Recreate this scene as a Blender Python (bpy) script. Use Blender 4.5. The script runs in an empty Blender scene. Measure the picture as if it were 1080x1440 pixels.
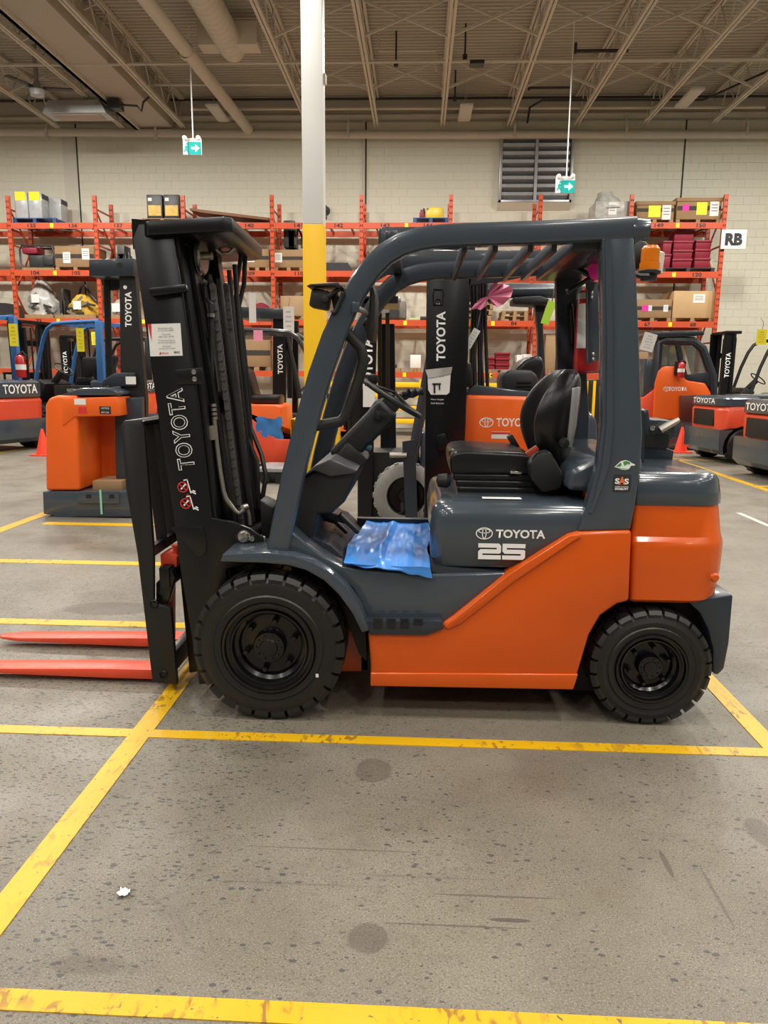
import bpy, bmesh, math, random
from mathutils import Vector, Matrix, noise
V = Vector; R = math.radians
rnd = random.Random(7)
SC = bpy.context.scene
COL = SC.collection

# ------------------------------------------------------------------ camera
FPX, EYE = 1040.0, 1.5
_p, _t, _q = R(2.6), R(10.5), R(0.5)
c_f = V((-math.sin(_p)*math.cos(_t), math.cos(_p)*math.cos(_t), -math.sin(_t)))
_r0 = V((math.cos(_p), math.sin(_p), 0)); _u0 = _r0.cross(c_f)
c_r = _r0*math.cos(_q) + _u0*math.sin(_q); c_u = _u0*math.cos(_q) - _r0*math.sin(_q)
CAM = V((0, 0, EYE))
cd = bpy.data.cameras.new('camera'); cam = bpy.data.objects.new('camera', cd); COL.objects.link(cam)
cd.sensor_fit = 'VERTICAL'; cd.sensor_height = 36; cd.lens = FPX/1440*36; cd.clip_end = 200
mw = Matrix((c_r, c_u, -c_f)).transposed().to_4x4(); mw.translation = CAM
cam.matrix_world = mw
SC.camera = cam

# ------------------------------------------------------------------ light
SC.view_settings.view_transform = 'Standard'; SC.view_settings.look = 'None'
SC.view_settings.gamma = 1; SC.view_settings.use_curve_mapping = False
SC.view_settings.exposure = 0.08
w = bpy.data.worlds.new('world'); SC.world = w; w.use_nodes = True
w.node_tree.nodes['Background'].inputs[0].default_value = (1.0, .93, .82, 1)
w.node_tree.nodes['Background'].inputs[1].default_value = 0.1
def lamp(x, y, z, sx, sy, power, col=(1, .955, .88)):
    l = bpy.data.lights.new('high_bay_lamp', 'AREA'); l.shape = 'RECTANGLE'; l.size = sx; l.size_y = sy
    l.energy = power; l.color = col; l.spread = R(150)
    o = bpy.data.objects.new('high_bay_lamp', l); COL.objects.link(o); o.location = (x, y, z); return o
for ly, pw in ((-6.5, 125), (-2.5, 125), (1.5, 122), (5.5, 122), (9.5, 120)):
    for lx in (-12, -7.2, -2.4, 2.4, 7.2, 12):
        lamp(lx, ly, 7.7, .5, 1.3, pw)
for lx in (-12.2, -8.9, -7.3, -2.2, .4, 6.1, 8.4, 11.9):
    lamp(lx, 15.6, 7.8, .5, 1.3, 330).data.spread = R(180)

# ------------------------------------------------------------------ helpers
def P(px, py, Y):
    d = c_f + c_r*((px-540)/FPX) - c_u*((py-720)/FPX)
    return CAM + d*(Y/d.y)
def XZ(Y, *pts):
    return [(lambda q: (q.x, q.z))(P(a, b, Y)) for a, b in pts]

_mats = {}
def mat(name, col, rough=.5, metal=0, var=0.0, vscale=6, bump=0, bscale=60, coat=0, rvar=0, alpha=None, emit=0, trans=0, dirt=None):
    if name in _mats: return _mats[name]
    m = bpy.data.materials.new(name); m.use_nodes = True; nt = m.node_tree; n = nt.nodes; L = nt.links
    b = n['Principled BSDF']
    b.inputs['Base Color'].default_value = (*col, 1); b.inputs['Roughness'].default_value = rough; b.inputs['Metallic'].default_value = metal
    if coat: b.inputs['Coat Weight'].default_value = coat; b.inputs['Coat Roughness'].default_value = .08
    if emit: b.inputs['Emission Color'].default_value = (*col, 1); b.inputs['Emission Strength'].default_value = emit
    if trans: b.inputs['Transmission Weight'].default_value = trans
    if alpha is not None: b.inputs['Alpha'].default_value = alpha
    tc = n.new('ShaderNodeTexCoord')
    nz = n.new('ShaderNodeTexNoise'); nz.inputs['Scale'].default_value = vscale; nz.inputs['Detail'].default_value = 5
    L.new(tc.outputs['Object'], nz.inputs['Vector'])
    v = var if var else .06
    mx = n.new('ShaderNodeMix'); mx.data_type = 'RGBA'
    mx.inputs[6].default_value = (*[max(0, c*(1-v)) for c in col], 1)
    c2 = dirt if dirt else [min(1, c*(1+v)) for c in col]
    mx.inputs[7].default_value = (*c2, 1)
    L.new(nz.outputs['Fac'], mx.inputs[0]); L.new(mx.outputs[2], b.inputs['Base Color'])
    if rvar:
        mr = n.new('ShaderNodeMapRange'); mr.inputs[3].default_value = max(.02, rough-rvar); mr.inputs[4].default_value = min(1, rough+rvar)
        n2 = n.new('ShaderNodeTexNoise'); n2.inputs['Scale'].default_value = vscale*2.3; L.new(tc.outputs['Object'], n2.inputs['Vector'])
        L.new(n2.outputs['Fac'], mr.inputs[0]); L.new(mr.outputs[0], b.inputs['Roughness'])
    if bump:
        n3 = n.new('ShaderNodeTexNoise'); n3.inputs['Scale'].default_value = bscale; n3.inputs['Detail'].default_value = 3; L.new(tc.outputs['Object'], n3.inputs['Vector'])
        bp = n.new('ShaderNodeBump'); bp.inputs['Strength'].default_value = bump; bp.inputs['Distance'].default_value = .01
        L.new(n3.outputs['Fac'], bp.inputs['Height']); L.new(bp.outputs[0], b.inputs['Normal'])
    _mats[name] = m; return m

ORANGE = mat('orange_paint', (.6, .083, .0015), .32, coat=.2, var=.05, vscale=3)
ORANGE2 = mat('bright_orange_paint', (.8, .12, .008), .4, coat=.2, var=.05, vscale=3)
RED = mat('red_orange_paint', (.72, .075, .028), .4, coat=.2, var=.06, vscale=3)
FORKC = mat('fork_paint', (.72, .075, .03), .42, var=.15, vscale=9, rvar=.1)
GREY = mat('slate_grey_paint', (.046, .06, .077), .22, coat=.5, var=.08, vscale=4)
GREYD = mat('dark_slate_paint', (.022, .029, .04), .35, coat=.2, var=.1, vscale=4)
BLACKP = mat('black_gloss_paint', (.0045, .005, .006), .3, coat=.0, var=.12, vscale=5)
BLACKM = mat('black_matte_paint', (.007, .007, .0075), .5, var=.15, vscale=7)
PLAST = mat('black_plastic', (.009, .0095, .01), .5, var=.1, bump=.15, bscale=220)
RUB = mat('tyre_rubber', (.009, .009, .0095), .42, var=.2, vscale=12, bump=.1, bscale=120)
RIMB = mat('black_rim', (.004, .004, .0045), .25, coat=.1, var=.1)
RUBG = mat('grey_rubber', (.24, .235, .22), .7, var=.15, vscale=20)
VINYL = mat('black_vinyl', (.007, .007, .0085), .3, var=.1, bump=.08, bscale=300)
CHROME = mat('bare_steel', (.6, .58, .54), .25, 1, var=.15, vscale=20)
STEEL = mat('dull_steel', (.42, .39, .35), .4, .9, var=.2, vscale=20)
WHITE = mat('white_vinyl', (.82, .82, .8), .5)
PAPER = mat('white_paper', (.75, .74, .71), .7)
INK = mat('black_ink', (.02, .02, .022), .6)
GREYINK = mat('grey_ink', (.2, .2, .2), .6)
REDINK = mat('red_ink', (.62, .03, .03), .5)
GREENINK = mat('green_ink', (.05, .26, .07), .5)
LGREEN = mat('pale_green_ink', (.35, .62, .35), .5)
ORINK = mat('orange_ink', (.85, .18, .03), .5)
RACK = mat('rack_orange', (.56, .078, .024), .45, var=.12, vscale=4)
RACKD = mat('rack_hole', (.06, .012, .006), .8)
YEL = mat('yellow_tag', (.92, .78, .01), .55)
YPAINT = mat('yellow_paint', (.9, .53, .008), .45, var=.08, vscale=2)
WPAINT = mat('white_paint', (.86, .86, .84), .5, var=.04, vscale=2)
CARD = mat('cardboard', (.3, .185, .09), .8, var=.14, vscale=5)
CARD2 = mat('pale_cardboard', (.36, .24, .13), .8, var=.12, vscale=5)
CARDB = mat('carton_print', (.035, .028, .022), .7)
WOOD = mat('pallet_wood', (.33, .21, .1), .8, var=.25, vscale=9)
PLY = mat('plywood', (.52, .34, .16), .7, var=.16, vscale=3)
BLUEP = mat('blue_pallet_paint', (.02, .07, .2), .6, var=.2)
BLUEG = mat('blue_guard_paint', (.035, .14, .36), .45, var=.1)
MAROON = mat('maroon_plastic', (.24, .012, .03), .5, var=.12, vscale=4)
EXRED = mat('extinguisher_red', (.42, .008, .012), .35, coat=.3)
AMBER = mat('amber_lens', (.95, .26, .005), .2, trans=.35, coat=.4)
PINKF = mat('pink_film', (.85, .3, .45), .35, var=.2, vscale=8)
PINKT = mat('hot_pink_paper', (.85, .02, .35), .6)
LIME = mat('lime_tag', (.45, .75, .05), .6)
BLUEF = mat('blue_plastic_film', (.05, .25, .72), .3, var=.35, vscale=7, coat=.15)
WRAP = mat('stretch_wrap', (.45, .44, .41), .2, var=.5, vscale=9, coat=.5)
WRAPY = mat('yellow_goods', (.6, .38, .05), .4, var=.5, vscale=9)
JUNK = mat('dark_machinery', (.03, .03, .032), .45, var=.5, vscale=11)
SILVER = mat('galvanised_steel', (.45, .45, .46), .38, .7, var=.18, vscale=6)
CEILC = mat('ceiling_paint', (.5, .455, .375), .8, var=.06, vscale=2)
TRUSS = mat('truss_paint', (.62, .57, .475), .7, var=.08, vscale=3)
CONE = mat('cone_orange', (.95, .06, .02), .5)
TEAL = mat('exit_teal', (.0, .36, .33), .5, emit=.35)
EXW = mat('exit_white', (.7, .85, .8), .5, emit=.2)
FIXT = mat('light_housing', (.66, .62, .55), .6)
GLASS = mat('cab_glass', (.55, .6, .58), .05, trans=.9)
BROWN = mat('brown_panel', (.09, .02, .012), .4)
GREEN = mat('pale_green_strap', (.25, .6, .42), .5)

class MB:
    def __init__(s): s.v = []; s.f = []
    def add(s, vs, fs):
        k = len(s.v); s.v += [V(a) for a in vs]; s.f += [[i+k for i in f] for f in fs]; return s
    def box(s, a, b):
        (x0, y0, z0), (x1, y1, z1) = a, b
        return s.add([(x0,y0,z0),(x1,y0,z0),(x1,y1,z0),(x0,y1,z0),(x0,y0,z1),(x1,y0,z1),(x1,y1,z1),(x0,y1,z1)],
                     [(0,3,2,1),(4,5,6,7),(0,1,5,4),(1,2,6,5),(2,3,7,6),(3,0,4,7)])
    def prism(s, poly, a, b, ax='y'):
        n = len(poly)
        f = {'y': lambda p, t: (p[0], t, p[1]), 'x': lambda p, t: (t, p[0], p[1]), 'z': lambda p, t: (p[0], p[1], t)}[ax]
        vs = [f(p, a) for p in poly] + [f(p, b) for p in poly]
        return s.add(vs, [list(range(n)), list(range(2*n-1, n-1, -1))] + [(i, (i+1) % n, n+(i+1) % n, n+i) for i in range(n)])
    def bar(s, p, q, w, h, up=(0, 0, 1)):
        p, q = V(p), V(q); d = (q-p).normalized(); up = V(up)
        if abs(d.dot(up)) > .98: up = V((0, 1, 0))
        sd = d.cross(up).normalized()*w/2; u = sd.cross(d).normalized()*h/2
        return s.add([p-sd-u, p+sd-u, p+sd+u, p-sd+u, q-sd-u, q+sd-u, q+sd+u, q-sd+u],
                     [(0,3,2,1),(4,5,6,7),(0,1,5,4),(1,2,6,5),(2,3,7,6),(3,0,4,7)])
    def loft(s, rings, cap=True, closed=False):
        n = len(rings[0]); vs = [p for r in rings for p in r]; fs = []
        m = len(rings)
        for j in range(m if closed else m-1):
            for i in range(n): fs.append((j*n+i, j*n+(i+1) % n, ((j+1) % m)*n+(i+1) % n, ((j+1) % m)*n+i))
        if cap and not closed: fs += [list(range(n-1, -1, -1)), list(range((m-1)*n, m*n))]
        return s.add(vs, fs)
    def tube(s, pts, r, seg=8, closed=False, prof=None):
        pts = [V(p) for p in pts]; n = len(pts); rings = []
        up = None
        for i, p in enumerate(pts):
            if closed: d = (pts[(i+1) % n]-pts[i-1])
            else: d = pts[min(i+1, n-1)]-pts[max(i-1, 0)]
            d.normalize()
            if up is None:
                up = V((0, 0, 1)) if abs(d.z) < .9 else V((1, 0, 0))
                if prof: up = V((0, 1, 0))
            sd = d.cross(up).normalized(); up = sd.cross(d).normalized()
            rr = r[i] if isinstance(r, (list, tuple)) else r
            if prof: rings.append([p+sd*a+up*b for a, b in prof])
            else: rings.append([p+(sd*math.cos(t)+up*math.sin(t))*rr for t in [2*math.pi*k/seg for k in range(seg)]])
        return s.loft(rings, closed=closed)
    def lathe(s, prof, o, ax='y', seg=32, cap=False):
        o = V(o); rings = []
        for r, t in prof:
            ring = []
            for k in range(seg):
                a = 2*math.pi*k/seg; c, q = r*math.cos(a), r*math.sin(a)
                ring.append(o+V({'y': (c, t, q), 'x': (t, c, q), 'z': (c, q, t)}[ax]))
            rings.append(ring)
        return s.loft(rings, cap=cap)
    def build(s, name, m, par=None, bev=0, seg=2, ang=38, smooth=True, kind=None):
        me = bpy.data.meshes.new(name); me.from_pydata(s.v, [], s.f); me.validate()
        bm = bmesh.new(); bm.from_mesh(me)
        bmesh.ops.recalc_face_normals(bm, faces=bm.faces)
        if bev:
            es = [e for e in bm.edges if len(e.link_faces) == 2 and e.calc_face_angle(0) > R(28)]
            bmesh.ops.bevel(bm, geom=es, offset=bev, segments=seg, profile=.5, affect='EDGES', clamp_overlap=True)
        bm.to_mesh(me); bm.free()
        if smooth:
            me.shade_smooth(); me.set_sharp_from_angle(angle=R(ang))
        me.materials.append(m)
        return link(name, me, par, kind)
LOCAL = False
def link(name, me, par=None, kind=None):
    o = bpy.data.objects.new(name, me); COL.objects.link(o)
    if par is not None:
        o.parent = par
        if par.type == 'EMPTY' and not LOCAL: o.matrix_parent_inverse = Matrix.Translation(-par.location)
    if kind: o['kind'] = kind
    return o
def tag(o, label, cat, group=None, kind=None):
    o['label'] = label; o['category'] = cat
    if group: o['group'] = group
    if kind: o['kind'] = kind
    return o
def thing(name, label, cat, loc=(0, 0, 0), rz=0, group=None):
    o = bpy.data.objects.new(name, None); COL.objects.link(o); o.location = loc; o.rotation_euler = (0, 0, rz); o.empty_display_size = .1
    return tag(o, label, cat, group)
def struct(name, mb, m, par=None, **k): return mb.build(name, m, par, kind='structure' if par is None else None, **k)
def clone(root, loc, label=None, rz=None):
    c = root.copy(); COL.objects.link(c); c.location = loc
    if rz is not None: c.rotation_euler = (0, 0, rz)
    if label: c['label'] = label
    for ch in list(root.children):
        d = ch.copy(); COL.objects.link(d); d.parent = c
        for g in list(ch.children):
            e = g.copy(); COL.objects.link(e); e.parent = d
    return c
def txt(name, s, c, rt, up, w, h, m, par=None, bold=0, lift=.0015, spacing=1.0):
    """flat lettering fitted into a w x h box centred on c"""
    cu = bpy.data.curves.new('t', 'FONT'); cu.body = s; cu.resolution_u = 3; cu.offset = bold; cu.space_character = spacing
    cu.align_x = 'CENTER'
    ob = bpy.data.objects.new('t', cu); me = bpy.data.meshes.new_from_object(ob)
    xs = [v.co.x for v in me.vertices]; ys = [v.co.y for v in me.vertices]
    rt = V(rt).normalized(); up = V(up).normalized(); nn = rt.cross(up)
    if rt.dot(V((1, 0, 0))) and False: pass
    sx = w/max(1e-6, max(xs)-min(xs)); sy = h/max(1e-6, max(ys)-min(ys)); mx, my = (max(xs)+min(xs))/2, (max(ys)+min(ys))/2
    c = V(c)+nn*lift
    for v in me.vertices: v.co = c+rt*((v.co.x-mx)*sx)+up*((v.co.y-my)*sy)
    me.materials.clear(); me.materials.append(m); me.name = name
    bpy.data.objects.remove(ob); bpy.data.curves.remove(cu)
    return link(name, me, par)
def decal(name, c, rt, up, w, h, m, par, t=.001, r=0):
    rt = V(rt).normalized(); up = V(up).normalized(); nn = rt.cross(up); c = V(c)
    if r:
        pts = []
        for cx, cy, a0 in ((w/2-r, h/2-r, 0), (-w/2+r, h/2-r, 90), (-w/2+r, -h/2+r, 180), (w/2-r, -h/2+r, 270)):
            pts += [(cx+r*math.cos(R(a0+30*k)), cy+r*math.sin(R(a0+30*k))) for k in range(4)]
    else: pts = [(w/2, h/2), (-w/2, h/2), (-w/2, -h/2), (w/2, -h/2)]
    a = [c+rt*x+up*y for x, y in pts]; n = len(a)
    return MB().add(a+[p+nn*t for p in a], [list(range(n)), list(range(2*n-1, n-1, -1))]+[(i, (i+1) % n, n+(i+1) % n, n+i) for i in range(n)]).build(name, m, par, smooth=False)
def emblem(c, rt, up, w, h, m, par, name='emblem'):
    rt = V(rt).normalized(); up = V(up).normalized(); nn = rt.cross(up)*.0015; c = V(c)
    mb = MB()
    for ex, ey, a, b, t in ((0, 0, .5, .5, .075), (0, .0, .14, .43, .07), (0, .2, .36, .2, .07)):
        n = 28; vs = []
        for k in range(n):
            q = 2*math.pi*k/n
            for d in (0, t): vs.append(c+nn+rt*(w*(ex+(a-d*.8)*math.cos(q)))+up*(h*(ey+(b-d)*math.sin(q))))
        mb.add(vs, [(2*k, 2*((k+1) % n), 2*((k+1) % n)+1, 2*k+1) for k in range(n)])
    return mb.build(name, m, par, smooth=False)
EX, EZ, EY = V((1, 0, 0)), V((0, 0, 1)), V((0, 1, 0))

# ------------------------------------------------------------------ floor
def floor_mat():
    m = bpy.data.materials.new('concrete_floor'); m.use_nodes = True; nt = m.node_tree; n = nt.nodes; L = nt.links; b = n['Principled BSDF']
    tc = n.new('ShaderNodeTexCoord'); oc = tc.outputs['Object']
    def noi(s, det=4, sc=(1, 1, 1), dist=0, rough=.5):
        mp = n.new('ShaderNodeMapping'); mp.inputs['Scale'].default_value = sc; L.new(oc, mp.inputs['Vector'])
        t = n.new('ShaderNodeTexNoise'); t.inputs['Scale'].default_value = s; t.inputs['Detail'].default_value = det; t.inputs['Distortion'].default_value = dist; t.inputs['Roughness'].default_value = rough
        L.new(mp.outputs[0], t.inputs['Vector']); return t.outputs['Fac']
    def ramp(f, a, b2, lo=0, hi=1):
        r = n.new('ShaderNodeMapRange'); r.interpolation_type = 'SMOOTHSTEP'
        for i, q in enumerate((a, b2, lo, hi)): r.inputs[1+i].default_value = q
        L.new(f, r.inputs[0]); return r.outputs[0]
    def mth(op, a, b2):
        t = n.new('ShaderNodeMath'); t.operation = op
        for i, q in enumerate((a, b2)):
            if isinstance(q, (int, float)): t.inputs[i].default_value = q
            else: L.new(q, t.inputs[i])
        return t.outputs[0]
    def mix(fac, ca, cb):
        x = n.new('ShaderNodeMix'); x.data_type = 'RGBA'
        if isinstance(fac, (int, float)): x.inputs[0].default_value = fac
        else: L.new(fac, x.inputs[0])
        for i, q in ((6, ca), (7, cb)):
            if isinstance(q, tuple): x.inputs[i].default_value = (*q, 1)
            else: L.new(q, x.inputs[i])
        return x.outputs[2]
    base = mix(ramp(noi(.9, 6, rough=.6), .33, .68), (.15, .132, .1), (.225, .203, .16))
    base = mix(ramp(noi(3.2, 5, (.35, 1.3, 1), .8), .5, .72, 0, .5), base, (.17, .142, .105))
    base = mix(ramp(noi(150, 3, rough=.7), .42, .66, 0, .75), base, (.1, .088, .067))
    base = mix(ramp(noi(230, 2), .56, .68, 0, .6), base, (.36, .335, .28))
    base = mix(ramp(noi(14, 6, rough=.7), .5, .68, 0, .45), base, (.13, .112, .085))
    # dark aggregate exposed in patches
    vo = n.new('ShaderNodeTexVoronoi'); vo.inputs['Scale'].default_value = 55; vo.inputs['Randomness'].default_value = 1
    dm = n.new('ShaderNodeMapping'); dm.inputs['Rotation'].default_value = (0, 0, .5); dm.inputs['Scale'].default_value = (.8, 1.35, 1); L.new(oc, dm.inputs['Vector'])
    L.new(dm.outputs[0], vo.inputs['Vector'])
    sep = n.new('ShaderNodeSeparateColor'); L.new(vo.outputs['Color'], sep.inputs[0])
    size = mth('MULTIPLY', mth('POWER', sep.outputs[0], 1.6), .5)
    chip = mth('LESS_THAN', mth('ADD', vo.outputs['Distance'], mth('MULTIPLY', mth('SUBTRACT', noi(120, 1), .5), .5)), size)
    tone = ramp(sep.outputs[1], .55, .6)
    # more aggregate to the left and towards the camera
    sx = n.new('ShaderNodeSeparateXYZ'); L.new(oc, sx.inputs[0])
    dens = mth('ADD', noi(1.3, 3, dist=.5), mth('MULTIPLY', ramp(sx.outputs[0], -1.3, .1, 1, 0), .14))
    patch = ramp(dens, .44, .66)
    thin = mth('LESS_THAN', sep.outputs[2], mth('ADD', .05, mth('MULTIPLY', patch, .5)))
    chip = mth('MULTIPLY', chip, thin)
    v2 = n.new('ShaderNodeTexVoronoi'); v2.inputs['Scale'].default_value = 120; L.new(dm.outputs[0], v2.inputs['Vector'])
    s2 = n.new('ShaderNodeSeparateColor'); L.new(v2.outputs['Color'], s2.inputs[0])
    c2_ = mth('MULTIPLY', mth('LESS_THAN', mth('ADD', v2.outputs['Distance'], mth('MULTIPLY', mth('SUBTRACT', noi(200, 1), .5), .5)), mth('MULTIPLY', s2.outputs[0], .42)), mth('LESS_THAN', s2.outputs[2], mth('ADD', .1, mth('MULTIPLY', patch, .4))))
    base = mix(mth('MULTIPLY', c2_, .8), base, (.06, .057, .052))
    v3 = n.new('ShaderNodeTexVoronoi'); v3.inputs['Scale'].default_value = 62; m3 = n.new('ShaderNodeMapping'); m3.inputs['Rotation'].default_value = (0, 0, -.6); m3.inputs['Scale'].default_value = (.7, 1.5, 1); L.new(oc, m3.inputs['Vector']); L.new(m3.outputs[0], v3.inputs['Vector'])
    s3 = n.new('ShaderNodeSeparateColor'); L.new(v3.outputs['Color'], s3.inputs[0])
    left = mth('MULTIPLY', ramp(mth('ADD', sx.outputs[0], mth('MULTIPLY', mth('SUBTRACT', noi(1.6, 3), .5), 1.6)), -1.1, -.45, 1, 0), ramp(sx.outputs[1], 2.2, 4.2, 1, .35))
    c3_ = mth('MULTIPLY', mth('LESS_THAN', mth('ADD', v3.outputs['Distance'], mth('MULTIPLY', mth('SUBTRACT', noi(90, 2), .5), .6)), mth('ADD', .08, mth('MULTIPLY', s3.outputs[0], .42))), mth('LESS_THAN', s3.outputs[2], mth('MULTIPLY', left, .62)))
    base = mix(mth('MULTIPLY', c3_, .85), base, mix(s3.outputs[1], (.03, .032, .038), (.085, .08, .075)))
    base = mix(mth('MULTIPLY', chip, .85), base, mix(tone, (.05, .05, .052), (.13, .115, .09)))
    # scuffs running along the bays
    sc = ramp(noi(1.0, 5, (.7, 16, 1), 1.2), .63, .78, 0, .5)
    base = mix(mth('MULTIPLY', sc, ramp(noi(.8, 2), .45, .6)), base, (.07, .058, .045))
    wv = n.new('ShaderNodeTexVoronoi'); wv.feature = 'DISTANCE_TO_EDGE'; wv.inputs['Scale'].default_value = .55
    dv = n.new('ShaderNodeVectorMath'); dv.operation = 'ADD'; nn = n.new('ShaderNodeTexNoise'); nn.inputs['Scale'].default_value = 2.2; L.new(oc, nn.inputs['Vector'])
    sv = n.new('ShaderNodeVectorMath'); sv.operation = 'SCALE'; sv.inputs['Scale'].default_value = .5; L.new(nn.outputs['Color'], sv.inputs[0]); L.new(oc, dv.inputs[0]); L.new(sv.outputs[0], dv.inputs[1]); L.new(dv.outputs[0], wv.inputs['Vector'])
    base = mix(mth('MULTIPLY', ramp(wv.outputs['Distance'], .0, .006, .55, 0), ramp(noi(.7, 2), .4, .6)), base, (.1, .085, .065))
    # oil and tyre spots
    dn = noi(11, 6, rough=.65)
    for x, y, rx, ry, k in ((-.15, 2.62, .075, .09, .5), (-.115, 1.755, .055, .06, .5), (1.175, 2.3, .05, .09, .5), (-1.98, 4.5, .3, .14, .55), (-.6, 2.74, .2, .09, .3), (-.84, 1.90, .03, .02, .35), (-1.9, 4.75, .5, .2, .25), (-3.2, 6.4, .3, .2, .3), (.28, 1.845, .06, .009, .8), (.12, 1.815, .2, .004, .6), (.25, 1.94, .2, .0045, .6), (-.25, 2.13, .3, .004, .5), (-.35, 1.96, .25, .005, .35), (.8, 2.12, .01, .07, .6), (.9, 1.98, .006, .14, .5), (.75, 2.6, .5, .2, .2), (-.83, 1.62, .12, .035, .4)):
        a = mth('POWER', mth('DIVIDE', mth('SUBTRACT', sx.outputs[0], x), rx), 2.0); c = mth('POWER', mth('DIVIDE', mth('SUBTRACT', sx.outputs[1], y), ry), 2.0)
        d = mth('ADD', mth('SQRT', mth('ADD', a, c), 0), mth('MULTIPLY', mth('SUBTRACT', dn, .5), .4 if k > .45 else 1.0))
        base = mix(ramp(d, .86 if k > .45 else .55, 1.05 if k > .45 else 1.2, k, 0), base, (.06, .045, .036))
    L.new(base, b.inputs['Base Color'])
    L.new(ramp(noi(2.5, 4), .3, .7, .36, .6), b.inputs['Roughness'])
    b.inputs['Specular IOR Level'].default_value = .42
    bp = n.new('ShaderNodeBump'); bp.inputs['Strength'].default_value = .12; bp.inputs['Distance'].default_value = .006
    L.new(noi(130, 3), bp.inputs['Height']); L.new(bp.outputs[0], b.inputs['Normal'])
    return m
FLOOR = floor_mat()
def line_mat():
    m = bpy.data.materials.new('worn_yellow_line'); m.use_nodes = True; nt = m.node_tree; n = nt.nodes; L = nt.links; b = n['Principled BSDF']
    tc = n.new('ShaderNodeTexCoord')
    def noi(s, det, sc=(1, 1, 1)):
        mp = n.new('ShaderNodeMapping'); mp.inputs['Scale'].default_value = sc; L.new(tc.outputs['Object'], mp.inputs[0])
        t = n.new('ShaderNodeTexNoise'); t.inputs['Scale'].default_value = s; t.inputs['Detail'].default_value = det; t.inputs['Distortion'].default_value = .8; L.new(mp.outputs[0], t.inputs[0]); return t.outputs['Fac']
    def ramp(f, a, c, lo=0, hi=1):
        r = n.new('ShaderNodeMapRange')
        for i, q in enumerate((a, c, lo, hi)): r.inputs[1+i].default_value = q
        L.new(f, r.inputs[0]); return r.outputs[0]
    def mix(f, a, c):
        x = n.new('ShaderNodeMix'); x.data_type = 'RGBA'; L.new(f, x.inputs[0])
        for i, q in ((6, a), (7, c)):
            if isinstance(q, tuple): x.inputs[i].default_value = (*q, 1)
            else: L.new(q, x.inputs[i])
        return x.outputs[2]
    c = mix(noi(5, 4), (.58, .335, .003), (.7, .41, .006))
    w1 = n.new('ShaderNodeMath'); w1.operation = 'MULTIPLY'; L.new(ramp(noi(1.9, 2), .44, .56), w1.inputs[0]); L.new(ramp(noi(30, 6, (1, .45, 1)), .54, .62), w1.inputs[1])
    c = mix(w1.outputs[0], c, (.3, .15, .02))
    c = mix(ramp(noi(45, 5), .66, .71), c, (.12, .09, .05))
    L.new(c, b.inputs['Base Color']); b.inputs['Roughness'].default_value = .42
    return m
LINE = line_mat()

fl = struct('floor', MB().box((-20, -11, -.15), (20, 21.5, 0)), FLOOR, smooth=False)
def strip(x0, y0, x1, y1, m=LINE, z=.003): MB().box((x0, y0, 0), (x1, y1, z)).build('painted_line', m, fl, smooth=False)
strip(-9, 1.475, 9, 1.537); strip(-9, 2.82, 9, 2.887, z=.0032)
strip(-1.196, -2, -1.105, 4.2, z=.0036); strip(1.44, 2.887, 1.527, 4.2, z=.0036)
strip(-9, 4.16, -1.2, 4.255); strip(-9, 5.58, -1.2, 5.69); strip(-3.75, 7.07, -1.2, 7.2)
strip(-4.06, 5.7, -3.94, 9.2); strip(-7.9, 12.2, -7.78, 15.6)
strip(4.7, 8.6, 4.82, 14.4); strip(4.82, 10.5, 9, 10.62); strip(4.0, 13.8, 9, 13.9)
strip(3.6, 6.4, 3.66, 8.4, mat('worn_white_line', (.5, .48, .43), .6, var=.3, vscale=8))

# ------------------------------------------------------------------ walls and ceiling
BLK = mat('cream_block_paint', (.71, .69, .565), .65, var=.03, vscale=.6)
BLK2 = mat('mortar_paint', (.69, .67, .545), .8)
wb = struct('wall_back', MB().box((-20, 21.53, 0), (20, 21.8, 8.3)), BLK2, smooth=False)
bw, bh = .42, .21
blk = bpy.data.meshes.new('block')
_m = MB().box((.0012, -.03, .0012), (bw-.0012, .05, bh-.0012)); blk.from_pydata(_m.v, [], _m.f)
_b = bmesh.new(); _b.from_mesh(blk); bmesh.ops.bevel(_b, geom=_b.edges[:], offset=.0025, segments=1, affect='EDGES'); _b.to_mesh(blk); _b.free()
blk.materials.append(BLK)
rest = MB(); nb = 0
for j in range(39):
    for i in range(-34, 34):
        x = i*bw+(bw/2 if j % 2 else 0); z = j*bh
        if 5.7 < x < 11.4 and 2.9 < z < 7.4 and nb < 290:
            nb += 1
            o = link('block', blk, wb); o.location = (x, 21.5, z)
        else: rest.box((x+.0012, 21.47+.0015*(((i*7+j*13) % 5)/4), z+.0012), (x+bw-.0012, 21.54, z+bh-.0012))
rest.build('block_courses', BLK, wb, smooth=False, kind='stuff')
for x in (-9.55, -1.55, 6.95):                     # control joints
    MB().box((x-.02, 21.462, 0), (x+.02, 21.5, 8.2)).build('control_joint', CARDB, wb, smooth=False)
MB().box((-9.95, 21.455, 0), (-9.6, 21.5, 8.1)).build('pilaster_strip', mat('pilaster_paint', (.62, .59, .5), .7), wb, smooth=False)
struct('wall_left', MB().box((-20.2, -11, 0), (-20, 21.8, 8.9)), BLK, smooth=False)
struct('wall_right', MB().box((20, -11, 0), (20.2, 21.8, 8.9)), BLK, smooth=False)
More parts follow.
